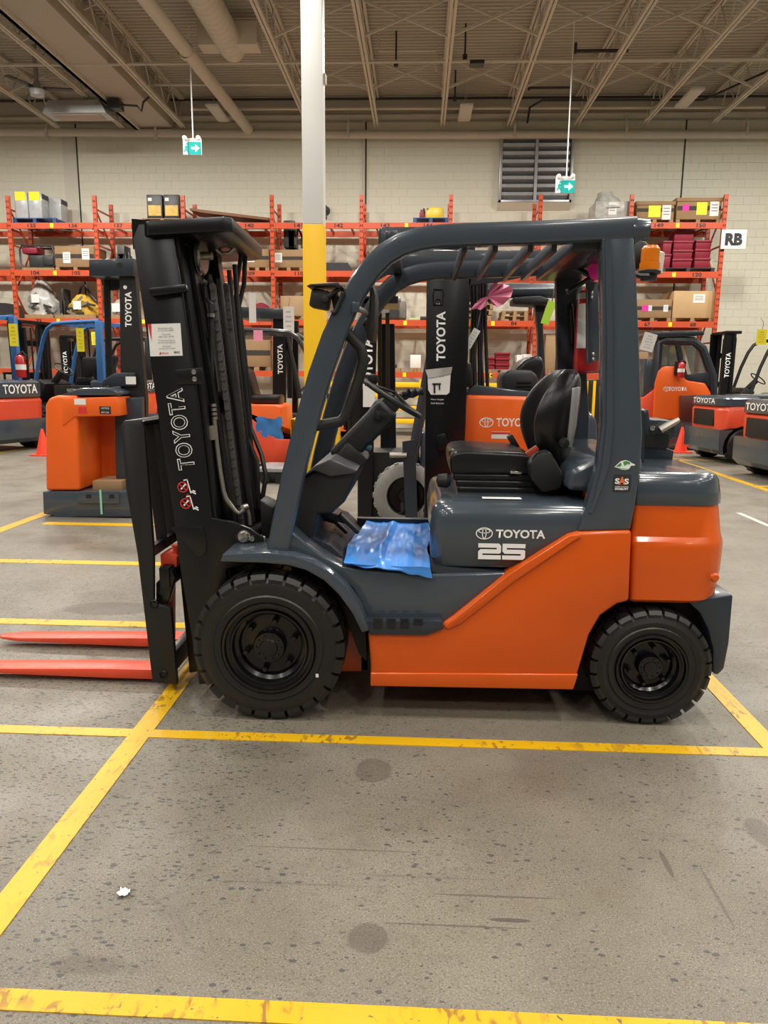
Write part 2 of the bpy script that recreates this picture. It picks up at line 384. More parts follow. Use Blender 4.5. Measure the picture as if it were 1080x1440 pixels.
# corrugated deck
prof = []
y = -11.0
while y < 21.9:
    prof += [(y, 8.74), (y+.05, 8.74), (y+.075, 8.80), (y+.125, 8.80)]; y += .15
prof += [(21.9, 8.9), (-11, 8.9)]
struct('ceiling', MB().prism(prof, -20, 20, 'x'), CEILC, smooth=False)
hd = struct('trim_1', MB().box((-20, 21.3, 8.30), (20, 21.8, 8.74)), CEILC, smooth=False)
MB().box((-20, 21.2, 8.24), (20, 21.5, 8.30)).build('flange', TRUSS, hd, smooth=False)
MB().tube([(-20, 21.1, 8.68), (20, 21.1, 8.62)], .03).build('dark_conduit', JUNK, hd)
# open web joists
JX = [-11.6, -9.86, -8.1, -6.45, -3.05, -1.25, .5, 2.25, 4.0, 5.75, 7.5, 9.2]
wbar = None
for jx in JX:
    o = bpy.data.objects.new('roof_joist', None); COL.objects.link(o); o.location = (jx, 15, 8); o['kind'] = 'structure'
    MB().box((jx-.065, 7, 8.66), (jx-.012, 21.4, 8.735)).box((jx+.012, 7, 8.66), (jx+.065, 21.4, 8.735)).build('top_chord', TRUSS, o, smooth=False)
    MB().box((jx-.065, 7.3, 7.98), (jx-.012, 21.2, 8.05)).box((jx+.012, 7.3, 7.98), (jx+.065, 21.2, 8.05)).build('bottom_chord', TRUSS, o, smooth=False)
    for k in range(20):
        y0 = 11.4+k*.49
        a, c = ((8.02, 8.69) if k % 2 else (8.69, 8.02))
        b = MB().tube([(jx, y0, a), (jx, y0+.49, c)], .016, 6).build('web_bar', TRUSS, o)
for yb in (15.9, 18.6):
    for k in range(len(JX)-1):
        a, c = JX[k], JX[k+1]
        if c-a > 2.2: continue
        MB().bar((a+.04, yb, 8.02), (c-.04, yb, 8.68), .04, .05).build('trim_2', TRUSS, kind='structure', smooth=False)
        MB().bar((a+.04, yb+.06, 8.68), (c-.04, yb+.06, 8.02), .04, .05).build('trim_2', TRUSS, kind='structure', smooth=False)

# pipes and ducts
o = tag(MB().tube([(-19, 21.2, 7.99), (-11.5, 21.2, 7.93), (-1, 21.2, 7.8), (10, 21.2, 7.75), (19, 21.2, 7.72)], .105, 14).build('wall_pipe', TRUSS), 'thick cream pipe running the full length of the block wall below the roof', 'pipe')
for x in (-10.2, -7.2, -2, 2.4, 5.3, 8.4): MB().box((x-.03, 21.08, 7.7), (x+.03, 21.12, 8.0)).box((x-.015, 21.18, 7.7), (x+.015, 21.22, 8.3)).build('pipe_hanger', TRUSS, o, smooth=False)
tag(MB().tube([(-19, 17.0, 8.0), (19, 17.15, 8.0)], .032, 8).build('sprinkler_pipe', TRUSS), 'thin straight cream pipe crossing the whole picture under the joists', 'pipe')
tag(MB().tube([(-7.3, 19.3, 8.4), (-1.2, 19.4, 8.4)], .035, 8).build('sprinkler_pipe', TRUSS), 'cream branch pipe running behind the spiral duct', 'pipe')
tag(MB().tube([(-1.0, 17.6, 8.74), (-1.0, 17.6, 8.42), (.25, 17.6, 8.42), (.25, 17.6, 8.02)], .03, 8).build('sprinkler_pipe', TRUSS), 'short cream pipe with a drop leg between joists right of the pillar', 'pipe')
tag(MB().tube([(1.5, 18.3, 8.45), (8.5, 18.4, 8.45)], .03, 8).build('sprinkler_pipe', TRUSS), 'cream branch pipe behind the joists at upper right', 'pipe')
tag(MB().tube([(-6, 20.4, 8.2), (8.5, 20.4, 8.15)], .035, 8).build('sprinkler_pipe', TRUSS), 'cream pipe just in front of the wall header above the louvred vent', 'pipe')
o = tag(MB().tube([(-4.98, 12, 7.95), (-4.66, 21.0, 7.9)], .135, 16).build('roof_pipe', TRUSS), 'thick smooth cream pipe running back to the wall between the joists', 'pipe')
MB().lathe([(.165, 0), (.165, .14)], (-4.85, 16.2, 7.935), 'y', 16).build('coupling', TRUSS, o)
d = thing('spiral_duct', 'round cream spiral duct with a square outlet box at its end', 'duct', (-4.05, 15, 8.2))
pr = []
y = 12.0
while y < 16.7: pr += [(.27, y), (.285, y+.03), (.27, y+.06)]; y += .2
MB().lathe(pr+[(.27, 16.8)], (-4.03, 0, 8.22), 'y', 24).build('duct_tube', TRUSS, d)
MB().lathe([(.27, 16.8), (.25, 16.95), (.1, 17.05)], (-4.03, 0, 8.22), 'y', 24).build('end_cap', TRUSS, d)
MB().box((-4.62, 16.3, 8.06), (-3.4, 16.75, 8.5)).build('outlet_box', TRUSS, d, bev=.01)
MB().box((-3.4, 16.36, 8.12), (-3.38, 16.7, 8.44)).build('outlet_grille', CEILC, d)
d = thing('roof_duct', 'large flat-sided cream duct running back to the wall at upper left', 'duct', (-7.3, 15, 7.95))
MB().box((-7.62, 9, 8.0), (-6.75, 21.25, 8.72)).build('duct_body', CEILC, d, smooth=False)
MB().box((-7.75, 9, 7.93), (-7.62, 21.25, 8.0)).box((-7.75, 9, 7.93), (-7.66, 21.25, 8.1)).build('edge_angle', TRUSS, d, smooth=False)
tag(MB().tube([(2.6, 20.2, 7.75), (2.65, 20.2, 8.12), (2.95, 20.2, 8.28), (6.9, 20.2, 8.26), (7.5, 18.0, 8.1), (8.3, 16, 8.02)], .028, 8).build('black_pipe', JUNK), 'thin black pipe bending down beside the louvred vent', 'pipe')
tag(MB().tube([(3.2, 17.4, 8.3), (4.3, 17.4, 8.3)], .035, 8).box((3.17, 17.36, 8.25), (3.22, 17.44, 8.45)).build('gas_pipe', JUNK), 'short black pipe with a cap hanging near the cable of the right exit sign', 'pipe')
tag(MB().tube([(2.5, 19.3, 8.25), (3.5, 19.3, 8.25)], .03, 8).box((2.47, 19.27, 8.2), (2.52, 19.33, 8.35)).build('gas_pipe', JUNK), 'short black pipe stub just above the louvred vent', 'pipe')
g = 'sprinkler heads'
for x, yy, l in ((-.62, 17.5, 'black sprinkler head hanging just right of the white pillar'), (.85, 17.2, 'black sprinkler head above the long thin pipe, between joists'), (.75, 19.6, 'black sprinkler head beside the light panel at centre'), (-3.0, 19.6, 'black sprinkler head just left of the white pillar')):
    tag(MB().lathe([(.0, .0), (.05, .02), (.05, .12), (.02, .15), (.02, .72)], (x, yy, 8.05), 'z', 10).build('sprinkler', JUNK), l, 'sprinkler', g)
tag(MB().box((.95, 17.0, 7.93), (1.25, 17.25, 8.0)).build('junction_box', JUNK), 'flat black box under the long thin pipe', 'box')
# light panels near the wall
for x, yy, l in ((1.05, 20.3, 'flat light panel hanging at the centre above the forklift guard'), (6.3, 19.4, 'tilted light panel hanging at upper right'), (-5.25, 20.2, 'flat light panel left of the white pillar, behind the thick pipe')):
    t = thing('light_panel', l, 'light', (x, yy, 8.0), 0, 'light panels under the roof')
    MB().box((x-.16, yy-.6, 8.02), (x+.16, yy+.6, 8.07)).build('housing', FIXT, t, bev=.01)
    MB().box((x-.13, yy-.57, 8.005), (x+.13, yy+.57, 8.02)).build('diffuser', FIXT, t)
    MB().tube([(x, yy-.4, 8.07), (x, yy-.4, 8.7)], .006, 5).tube([(x, yy+.4, 8.07), (x, yy+.4, 8.7)], .006, 5).build('hanger', TRUSS, t)
t = thing('gas_heater', 'grey gas heater with open tray hanging at upper left', 'heater', (-8.4, 19, 7.6))
MB().prism([(-9.0, 7.9), (-7.75, 7.9), (-7.6, 7.62), (-9.15, 7.62)], 18.8, 19.4).build('hood', SILVER, t)
MB().box((-8.95, 18.9, 7.6), (-7.8, 19.3, 7.64)).build('burner_tray', mat('burner_ceramic', (.5, .42, .36), .6), t)
MB().box((-7.6, 18.9, 7.75), (-7.3, 19.2, 7.95)).tube([(-7.3, 19, 7.85), (-6.9, 19, 7.82), (-6.8, 19, 7.7), (-6.75, 19, 7.9), (-6.6, 19, 8.02)], .025, 6).build('gas_valve', JUNK, t)
t = thing('ceiling_fan', 'dark industrial ceiling fan hanging at the upper left edge', 'fan', (-8.6, 17.9, 7.6))
MB().lathe([(.0, -.14), (.15, -.12), (.19, 0), (.09, .1), (.05, .2), (.05, 1.0)], (-8.8, 17.9, 7.8), 'z', 16).build('motor', SILVER, t)
for a in (8, 128, 248):
    q = V((math.cos(R(a)), math.sin(R(a)), 0)); MB().bar(V((-8.8, 17.9, 7.84))+q*.15, V((-8.8, 17.9, 7.84))+q*.8, .17, .02).build('blade', JUNK, t, bev=.008)

# pillar
pl = struct('pillar', MB().box((-1.66, 10.8, 3.56), (-1.372, 11.08, 8.74)), WPAINT, bev=.012)
MB().box((-1.664, 10.796, 0), (-1.368, 11.084, 3.56)).build('yellow_band', YPAINT, pl, bev=.012)
MB().box((-1.83, 10.55, 0), (-1.19, 10.62, .87)).box((-1.83, 10.55, 0), (-1.76, 11.3, .87)).box((-1.26, 10.55, 0), (-1.19, 11.3, .87)).build('crash_guard', YPAINT, pl, bev=.01)
MB().box((-1.368, 10.9, 5.4), (-1.34, 11.0, 5.52)).build('switch_box', FIXT, pl)
tag(MB().tube([(-1.6, 21.4, 0), (-1.6, 21.4, 8.2)], .03, 8).build('wall_conduit', TRUSS), 'vertical cream conduit on the wall just right of the white pillar', 'conduit')

# louvred vent
t = thing('wall_vent', 'large silver louvred vent high on the block wall', 'vent', (3.03, 21.4, 6.05))
x0, x1, z0, z1 = 2.05, 4.0, 6.1, 7.85
MB().box((x0, 21.25, z0), (x0+.07, 21.46, z1)).box((x1-.07, 21.25, z0), (x1, 21.46, z1)).box((x0, 21.25, z0), (x1, 21.46, z0+.07)).box((x0, 21.25, z1-.07), (x1, 21.46, z1)).build('frame', SILVER, t, bev=.006)
MB().box((x0+.02, 21.42, z0+.02), (x1-.02, 21.46, z1-.02)).build('backing', JUNK, t)
MB().box((2.98, 21.24, z0), (3.06, 21.4, z1)).build('mullion', SILVER, t)
for k in range(8):
    z = z0+.1+k*.205
    for a, b in ((x0+.08, 2.97), (3.07, x1-.1)):
        MB().prism([(21.40, z), (21.29, z+.09), (21.28, z+.17), (21.30, z+.17), (21.31, z+.1), (21.41, z+.02)], a, b, 'x').build('slat', SILVER, t, smooth=False)
MB().prism([(21.25, z0), (21.46, z0), (21.46, z0-.17)], x0-.02, x1, 'x').build('sill', BLK, t)

# exit signs
for px, py, Yd, l in ((270, 206, 17, 'green running man exit sign hanging left of the pillar'), (795, 260, 17, 'green running man exit sign hanging in front of the louvred vent')):
    c = P(px, py, Yd); s = .175
    t = thing('exit_sign', l, 'sign', c)
    MB().box((c.x-.2, Yd, c.z-.17), (c.x+.2, Yd+.06, c.z+.17)).build('housing', WHITE, t, bev=.01)
    decal('green_panel', (c.x+.05, Yd-.001, c.z-.035), EX, EZ, .3, .25, TEAL, t)
    decal('pale_panel', (c.x-.13, Yd-.001, c.z-.035), EX, EZ, .13, .25, EXW, t)
    # arrow and running figure
    mb = MB().prism([(c.x-.02, c.z-.06), (c.x+.07, c.z-.06), (c.x+.07, c.z-.12), (c.x+.17, c.z-.035), (c.x+.07, c.z+.05), (c.x+.07, c.z-.01), (c.x-.02, c.z-.01)], Yd-.006, Yd-.003)
    mb.build('arrow', EXW, t, smooth=False)
    mb = MB().prism([(c.x-.16, c.z+.0), (c.x-.12, c.z+.03), (c.x-.09, c.z), (c.x-.11, c.z-.05), (c.x-.08, c.z-.1), (c.x-.1, c.z-.12), (c.x-.13, c.z-.07), (c.x-.17, c.z-.12), (c.x-.185, c.z-.1), (c.x-.15, c.z-.05)], Yd-.006, Yd-.003).lathe([(.02, -.006), (.02, -.003)], (c.x-.11, Yd, c.z+.055), 'y', 10, cap=True)
    mb.build('running_figure', TEAL, t, smooth=False)
    for s2 in (-1, 1): MB().lathe([(.0, -.09), (.045, -.08), (.05, -.03), (.03, 0)], (c.x+s2*.15, Yd+.03, c.z+.17), 'y', 12).build('lamp_head', WHITE, t)
    MB().tube([(c.x+.02, Yd+.03, c.z+.15), (c.x+.02, Yd+.03, 8.7)], .014, 6).build('hanging_rod', WHITE, t)

# bay sign
c = P(1032, 336.5, 19.93)
t = thing('bay_sign', 'white sign reading RB fixed to the end post of the orange rack', 'sign', c)
MB().box((c.x-.31, 19.93, c.z-.235), (c.x+.31, 19.96, c.z+.235)).build('plate', WHITE, t, bev=.01)
txt('lettering', 'RB', (c.x, 19.93, c.z), EX, EZ, .43, .3, INK, t, bold=.06)
c = P(457, 296, 21.4)
tag(MB().lathe([(.03, 0), (.06, .1), (.13, .26), (.14, .28), (.1, .28)], (c.x, 21.2, c.z), 'y', 14).box((c.x-.05, 21.3, c.z-.2), (c.x+.05, 21.46, c.z+.12)).build('wall_horn', JUNK), 'small black horn on the wall just right of the pillar', 'horn')

# ------------------------------------------------------------------ pallet rack
RX = [-13.16, -10.84, -8.53, -6.2, -3.875, -1.556, .733, 3.0, 5.28, 7.603]
RZ = [1.51, 2.845, 4.08, 5.27]
RY0, RY1 = 20.0, 21.05
rk = thing('pallet_rack', 'long orange pallet rack of four beam levels along the block wall', 'rack', (0, 20, 0))
for x in RX:
    for yy in (RY0, RY1):
        zt = 6.02
        mb = MB().box((x-.05, yy, 0), (x+.05, yy+.02, zt)).box((x-.05, yy+.02, 0), (x-.035, yy+.08, zt)).box((x+.035, yy+.02, 0), (x+.05, yy+.08, zt))
        p = mb.build('upright_post', RACK, rk, smooth=False)
        h = MB()
        for k in range(39):
            for q in (-.022, .022): h.box((x+q-.011, yy-.003, .15+k*.15), (x+q+.011, yy+.001, .2+k*.15))
        h.build('post_slots', RACKD, p, smooth=False, kind='stuff')
    for k, (a, b) in enumerate(((.3, 1.2), (1.2, 2.4), (2.4, 3.6), (3.6, 4.8), (4.8, 5.7))):
        MB().bar((x, RY0+.08, a if k % 2 else b), (x, RY1, b if k % 2 else a), .03, .04).build('brace', RACK, rk, smooth=False)
    for zc in (.3, 2.4, 4.8, 5.7): MB().bar((x, RY0+.08, zc), (x, RY1, zc), .03, .04).build('brace', RACK, rk, smooth=False)
beamm = None
for i in range(len(RX)-1):
    for z in RZ:
        for yy, nm in ((RY0-.03, 'front_beam'), (RY1+.08, 'rear_beam')):
            a, b = RX[i]+.052, RX[i+1]-.052
            bm_ = MB().box((a, yy, z-.075), (b, yy+.05, z+.06)).box((a, yy+.012, z+.06), (b, yy+.05, z+.075)).build(nm, RACK, rk, smooth=False)
            if nm == 'front_beam':
                decal('location_tag', (RX[i]+1.16, yy-.002, z), EX, EZ, .09, .11, YEL, bm_)
        for k in range(4):                       # wire deck supports
            MB().box((RX[i]+.35+k*.55, RY0+.02, z+.0), (RX[i]+.4+k*.55, RY1+.08, z+.05)).build('deck_support', RACK, rk, smooth=False)
for s, bay, z, f in (('149', 8, 3, .3), ('150', 8, 3, .75), ('120', 8, 2, .75), ('67', 8, 1, .25), ('68', 8, 1, .75), ('84', 6, 1, .75), ('73', 1, 1, .27), ('74', 1, 1, .75), ('135', 1, 3, .27), ('136', 1, 3, .75), ('137', 2, 3, .27), ('104', 1, 2, .27), ('105', 1, 2, .75), ('140', 3, 3, .75), ('141', 4, 3, .3), ('142', 4, 3, .75), ('143', 5, 3, .27), ('144', 5, 3, .75), ('79', 4, 1, .75), ('23', 5, 0, .75), ('24', 6, 0, .5), ('28', 7, 0, .3), ('114', 5, 2, .9), ('109', 3, 2, .75), ('110', 4, 2, .3)):
    x = RX[bay]+(RX[bay+1]-RX[bay])*f
    txt('location_number', s, (x, RY0-.03, RZ[z]), EX, EZ, .075*len(s), .1, INK, rk, bold=.03, lift=.003)

def pallet(x0, x1, y0, y1, z, label, m=WOOD, par=None, h=.13):
    t = par or thing('wooden_pallet', label, 'pallet', ((x0+x1)/2, y0, z))
    n = 5
    for k in range(3):
        xa = x0+(x1-x0-.09)*k/2
        MB().box((xa, y0, z), (xa+.09, y1, z+h-.02)).build('stringer', m, t, smooth=False)
    for k in range(n):
        ya = y0+(y1-y0-.12)*k/(n-1)
        MB().box((x0, ya, z+h-.02), (x1, ya+.12, z+h)).build('deck_board', m, t, smooth=False)
    return t
def shelf_xz(px0, px1, py, lv, Y=20.15):
    a, b, c = P(px0, py, Y), P(px1, py, Y), P((px0+px1)/2, py, Y)
    return a.x, b.x, RZ[lv]+.076, c.z
def carton(px0, px1, py, lv, label, m=CARD, depth=.8, pal=True, name='carton', Y=20.15, band=True, labs=(), cat='box', skids=True, rim=False):
    x0, x1, z, zt = shelf_xz(px0, px1, py, lv, Y)
    t = thing(name, label, cat, ((x0+x1)/2, Y, z))
    zb = z+(.1 if skids else 0)
    MB().box((x0, Y, zb), (x1, Y+depth, zt)).build('body', m, t, bev=.012)
    if skids:
        for k in range(3):
            xa = x0+(x1-x0-.1)*k/2
            MB().box((xa, Y, z), (xa+.1, Y+depth, zb)).build('skid', WOOD, t, smooth=False)
    H = zt-zb; W = x1-x0
    if rim: MB().box((x0-.025, Y-.02, zt-.09), (x1+.025, Y+depth+.02, zt)).build('lid', m, t, bev=.008)
    if band: decal('printed_band', ((x0+x1)/2, Y-.001, zb+H*.52), EX, EZ, W*.98, H*.2, CARDB, t)
    for fx, fz, w_, h_, mm in labs:
        decal('paper_label', (x0+W*fx, Y-.004, zb+H*fz), EX, EZ, w_, h_, mm, t)
        if mm is PAPER:
            for q in range(3): decal('print', (x0+W*fx, Y-.0055, zb+H*fz+h_*(.25-.2*q)), EX, EZ, w_*.7, h_*.06, GREYINK, t)
    return t
# top level
for k, (a, b) in enumerate(((20, 38), (39, 76))):
    x0, x1, z, zt = shelf_xz(a, b, 270, 3)
# --- two wrapped cells on a blue pallet, far left
x0, x1, z, zt = shelf_xz(16, 76, 270, 3)
t = thing('blue_pallet', 'blue pallet at far left carrying two wrapped pale units', 'pallet', ((x0+x1)/2, 20.15, z))
pallet(x0-.02, x1, 20.15, 21.1, z, '', BLUEP, t, .15)
for k, l in enumerate(('pale wrapped unit with a yellow tag, left one of two on the blue pallet', 'pale wrapped unit with a yellow tag, right one of two on the blue pallet')):
    a = x0+.03+k*.38; t = thing('wrapped_unit', l, 'box', (a+.18, 20.2, z+.15), 0, 'wrapped units on the top shelf')
    for q in range(2):
        MB().box((a+q*.3*k, 20.2+q*.45, z+.15), (a+.35+q*.3*k, 20.6+q*.45, zt-.04*q)).build('pack', mat('grey_wrap', (.45, .46, .47), .25, coat=.5, var=.3), t, bev=.015)
        MB().box((a+q*.3*k-.004, 20.25+q*.45, zt-.14-.04*q), (a+.354+q*.3*k, 20.604+q*.45, zt-.02-.04*q)).build('dark_band', JUNK, t)
    decal('yellow_tag', (a+.17, 20.196, zt-.09), EX, EZ, .28, .22, YEL, t)
# battery boxes
for a, b, l in ((205, 228, 'black and yellow boxed battery, left one on the wooden pallet'), (229, 252, 'black and yellow boxed battery, right one on the wooden pallet')):
    x0, x1, z, zt = shelf_xz(a, b, 273.5, 3)
    t = thing('boxed_battery', l, 'battery', ((x0+x1)/2, 20.15, z+.13), 0, 'boxed batteries on the top shelf')
    MB().box((x0+.01, 20.15, z+.13), (x1-.01, 20.7, zt)).build('case', JUNK, t, bev=.015)
    decal('yellow_label', ((x0+x1)/2, 20.149, z+.33), EX, EZ, .34, .26, WRAPY, t); decal('white_label', (x0+.1, 20.147, zt-.12), EX, EZ, .1, .08, PAPER, t)
x0, x1, z, zt = shelf_xz(200, 256, 290, 3); pallet(x0, x1, 20.1, 21, z, 'wooden pallet under the two black and yellow batteries')
x0, x1, z, zt = shelf_xz(266, 378, 292, 3)
tag(MB().prism([(x0, zt), (x1, zt-.24), (x1, zt-.30), (x0+.4, zt-.12), (x0, zt-.05)], 20.2, 21.0).build('long_panel', mat('brown_board', (.2, .09, .04), .6)), 'long brown panel lying sloped on the top shelf', 'panel')
tag(MB().box((x0+.5, 20.3, z), (x0+1.0, 20.9, zt-.2)).box((x0+1.3, 20.3, z), (x1-.1, 20.9, zt-.34)).build('packing_block', CARD), 'low cardboard packing under the long brown panel', 'packing')
# jerrycans on blue pallet
x0, x1, z, zt = shelf_xz(581, 631, 303, 3); pallet(x0, x1, 20.1, 21, z, 'blue pallet on the top shelf under a yellow jerrycan', BLUEP, None, .14)
def jerry(px0, px1, py, m, l):
    a, b, z, zt = shelf_xz(px0, px1, py, 3, 20.2); z += .14; t = thing('jerrycan', l, 'jerrycan', ((a+b)/2, 20.2, z))
    MB().prism([(a, z), (b, z), (b, zt-.08), (b-.05, zt-.02), (a+.12, zt-.02), (a, zt-.12)], 20.2, 20.45).build('body', m, t, bev=.02)
    MB().lathe([(.03, 0), (.035, .06), (0, .07)], (a+.06, 20.3, zt-.1), 'z', 10).build('cap', JUNK, t)
jerry(599, 624, 290, mat('yellow_plastic', (.75, .52, .02), .4), 'yellow plastic jerrycan on the blue pallet')
jerry(590, 598.3, 292, MAROON, 'small red jerrycan beside the yellow one')
# right top
carton(838, 886, 283, 3, 'tall brown carton under crumpled clear wrap on the top shelf', WRAP, labs=((.5, .6, .2, .3, PAPER),), band=False)
x0, x1, z, zt = shelf_xz(841, 886, 272, 3)
w_ = MB()
rings = []
for k in range(6):
    s = 1-k*.12
    rings.append([V(((x0+x1)/2+math.cos(a)*.42*s*(1+.15*rnd.random())-.03*k, 20.5+math.sin(a)*.4*s, zt-.32+.08*k+rnd.uniform(-.03, .03))) for a in [2*math.pi*q/14 for q in range(14)]])
tag(w_.loft(rings).build('plastic_wrap', WRAP), 'crumpled clear plastic bunched over the tall carton', 'wrap')
carton(896, 949, 283, 3, 'flat brown carton with a yellow note, left of the two on the rack corner', CARD, labs=((.48, .45, .3, .28, YEL), (.8, .4, .22, .36, PAPER)), rim=True)
carton(953, 1016, 278, 3, 'large brown carton with pink and yellow notes at the rack corner', CARD, depth=.95, labs=((.2, .55, .16, .16, PINKT), (.56, .5, .26, .3, YEL), (.84, .5, .22, .36, PAPER)), rim=True)
# level 2
t = None
x0, x1, z, zt = shelf_xz(26, 74, 345, 2)
t = thing('generator', 'black tube-framed generator with a red top on the second shelf', 'generator', ((x0+x1)/2, 20.2, z))
for yy in (20.2, 20.7):
    MB().tube([(x0, yy, z+.2), (x0, yy, zt-.1), (x0+.06, yy, zt), (x1-.06, yy, zt), (x1, yy, zt-.15), (x1, yy, z+.15), (x1-.1, yy, z+.08), (x0+.1, yy, z+.08)], .025, 6, closed=True).build('tube_frame', JUNK, t)
MB().box((x0+.2, 20.25, z+.1), (x1-.12, 20.65, z+.42)).box((x1-.35, 20.22, z+.15), (x1-.05, 20.7, z+.4)).build('engine', JUNK, t, bev=.03)
MB().box((x0+.04, 20.22, zt-.2), (x0+.45, 20.68, zt-.02)).build('fuel_tank', MAROON, t, bev=.03)
MB().box((x0+.05, 20.15, z), (x1, 20.75, z+.08)).build('skid_base', WOOD, t)
carton(76, 132, 346, 2, 'wide brown carton with two white labels beside the generator', CARD, labs=((.3, .45, .2, .28, PAPER), (.78, .62, .2, .28, PAPER)))
def junk(px0, px1, py, lv, l, name='machine_part', m=JUNK, cat='part', seed=1, pal=True, n=7):
    x0, x1, z, zt = shelf_xz(px0, px1, py, lv); q = random.Random(seed); t = thing(name, l, cat, ((x0+x1)/2, 20.2, z))
    zb = z
    if pal: MB().box((x0-.03, 20.15, z), (x1+.03, 20.9, z+.1)).build('skid', WOOD, t, smooth=False); zb += .1
    W, H = x1-x0, zt-zb
    for k in range(n):
        cx = x0+W*q.uniform(.15, .8); s = q.uniform(.12, .3)*W; h = H*(1 if k == 0 else q.uniform(.35, .95))
        b = MB()
        if k % 3 == 1: b.lathe([(0, 0), (s*.5, 0), (s*.5, h*.7), (s*.3, h), (0, h)], (cx, 20.3+q.random()*.3, zb), 'z', 12)
        elif k % 3 == 2: b.tube([(max(x0, cx-s), 20.25, zb+.05), (cx, 20.25, zb+h), (min(x1, cx+s), 20.4, zb+h*.6), (min(x1, cx+s), 20.4, zb)], .03, 6)
        else: b.box((max(x0, cx-s), 20.25, zb), (min(x1, cx+s), 20.7, zb+h))
        b.build('component', m, t, bev=.012 if k % 3 != 2 else 0)
    return t
junk(160, 184, 344, 2, 'black engine assembly above the dark mast head plate', 'engine_assembly', cat='engine', seed=3)
carton(344, 378, 350, 2, 'brown carton with one white label just right of the forklift mast', CARD, labs=((.25, .55, .2, .24, PAPER),))
carton(385, 426, 351, 2, 'brown carton with a white label left of the yellow pillar', CARD, labs=((.15, .55, .2, .24, PAPER),))
junk(398, 424, 344, 2, 'small pile of parts on the carton left of the pillar', 'spare_part', n=4, seed=8, pal=False).location.z += .62
x0, x1, z, zt = shelf_xz(455, 497, 369, 2)
tag(MB().prism([(x0, z), (x1, z), (x1-.15, zt), (x0+.05, zt)], 20.2, 20.9).build('black_tray', JUNK), 'low black tray on the second shelf right of the pillar', 'tray')
# red bins
def bins(cols, lv, zbase, grp, what, d=.5, Y=20.15):
    for ci, (a, b, tops) in enumerate(cols):
        xa, xb = P(a, 360, Y).x, P(b, 360, Y).x; zc = zbase
        for k, zt in enumerate(tops):
            t = thing('stacking_bin', what[ci][k], 'bin', ((xa+xb)/2, Y, zc), 0, grp)
            h = zt-zc
            ins = .02
            MB().loft([[V((xa+ins, Y+ins, zc)), V((xb-ins, Y+ins, zc)), V((xb-ins, Y+d-ins, zc)), V((xa+ins, Y+d-ins, zc))],
                       [V((xa+.005, Y+.005, zt)), V((xb-.005, Y+.005, zt)), V((xb-.005, Y+d-.005, zt)), V((xa+.005, Y+d-.005, zt))]]).build('body', MAROON, t, bev=.006)
            MB().box((xa, Y-.015, zt-.05), (xb, Y+d+.01, zt)).build('rim', MAROON, t, bev=.006)
            zc = zt
zb = RZ[2]+.19
hb = .22
bins(((931, 944, [zb+.34, zb+.66]), (946, 974, [zb+hb, zb+2*hb, zb+3*hb, zb+.92]), (977, 1000, [zb+.24, zb+.46, zb+.68])), 2, zb, 'maroon bins on the second shelf',
     (('maroon bin, lower of the two in the left stack', 'maroon bin, upper of the two in the left stack'),
      ('maroon bin at the bottom of the tallest stack', 'second maroon bin from the bottom of the tallest stack', 'third maroon bin from the bottom of the tallest stack', 'maroon bin on top of the tallest stack'),
      ('maroon bin at the bottom of the right stack of three', 'middle maroon bin of the right stack of three', 'maroon bin on top of the right stack of three')))
x0, x1, z, zt = shelf_xz(930, 1004, 378, 2); pallet(x0, x1, 20.1, 20.95, z, 'black pallet under the maroon bins', JUNK, None, .11)
# level 3
x0, x1, z, zt = shelf_xz(-12, 24, 425, 1)
tag(MB().prism([(x0, zt), (x0+.4, zt-.02), (x1, z+.05), (x1, z), (x0, z)], 20.2, 20.9).build('sloped_hood', JUNK), 'dark sloped hood with yellow edge at the far left shelf end', 'hood')
def bundle(px0, px1, py, lv, l, m, name, seed):
    x0, x1, z, zt = shelf_xz(px0, px1, py, lv); q = random.Random(seed); t = thing(name, l, 'bundle', ((x0+x1)/2, 20.2, z))
    MB().box((x0, 20.1, z), (x1, 20.95, z+.1)).build('skid', WOOD, t, smooth=False)
    H = zt-z-.1; W = x1-x0
    rings = []
    for k in range(9):
        f = k/8; s = (1 if f < .45 else 1-(f-.45)*1.25)
        rings.append([V(((x0+x1)/2-.1*f+math.cos(a)*W*.5*s*(.86+.26*q.random()), 20.52+math.sin(a)*.38*s*(.86+.2*q.random()), z+.1+H*f+q.uniform(-.02, .02))) for a in [2*math.pi*i/18 for i in range(18)]])
    MB().loft(rings).build('wrapped_goods', m, t, ang=25)
    for k in range(6):
        a = x0+W*q.uniform(.05, .75); zz = z+.12+H*q.uniform(0, .5)
        MB().bar((a, 20.14, zz), (a+W*.25, 20.16, zz+q.uniform(-.1, .2)), .05, .06).build('bar', JUNK if k % 2 else STEEL, t)
    decal('paper_label', (x0+W*.42, 20.1, z+.1+H*.45), EX, EZ, .22, .22, PAPER, t)
    return t
bundle(32, 72, 392, 1, 'pallet of scrap parts under clear wrap on the third shelf', WRAP, 'wrapped_bundle', 4)
yb_ = bundle(90, 134, 413, 1, 'pallet of yellow parts under clear wrap with a black bent arm on top', WRAPY, 'wrapped_bundle', 9)
MB().tube([P(106, 420, 20.5), P(112, 413, 20.5), P(115, 402, 20.5), P(120, 401, 20.5), P(127, 414, 20.5), P(136, 424, 20.5)], .035, 8).build('bent_arm', JUNK, yb_)
junk(76, 87, 405, 1, 'dark machine parts right of the wrapped scrap pallet', n=6, seed=15)
bundle(154, 176, 420, 1, 'small wrapped bundle behind the tall dark mast', WRAP, 'wrapped_bundle', 21)
c = P(368, 417, 20.4)
t = thing('cable_reel', 'round maroon reel on the third shelf behind the mast', 'reel', (c.x, 20.4, RZ[1]+.08))
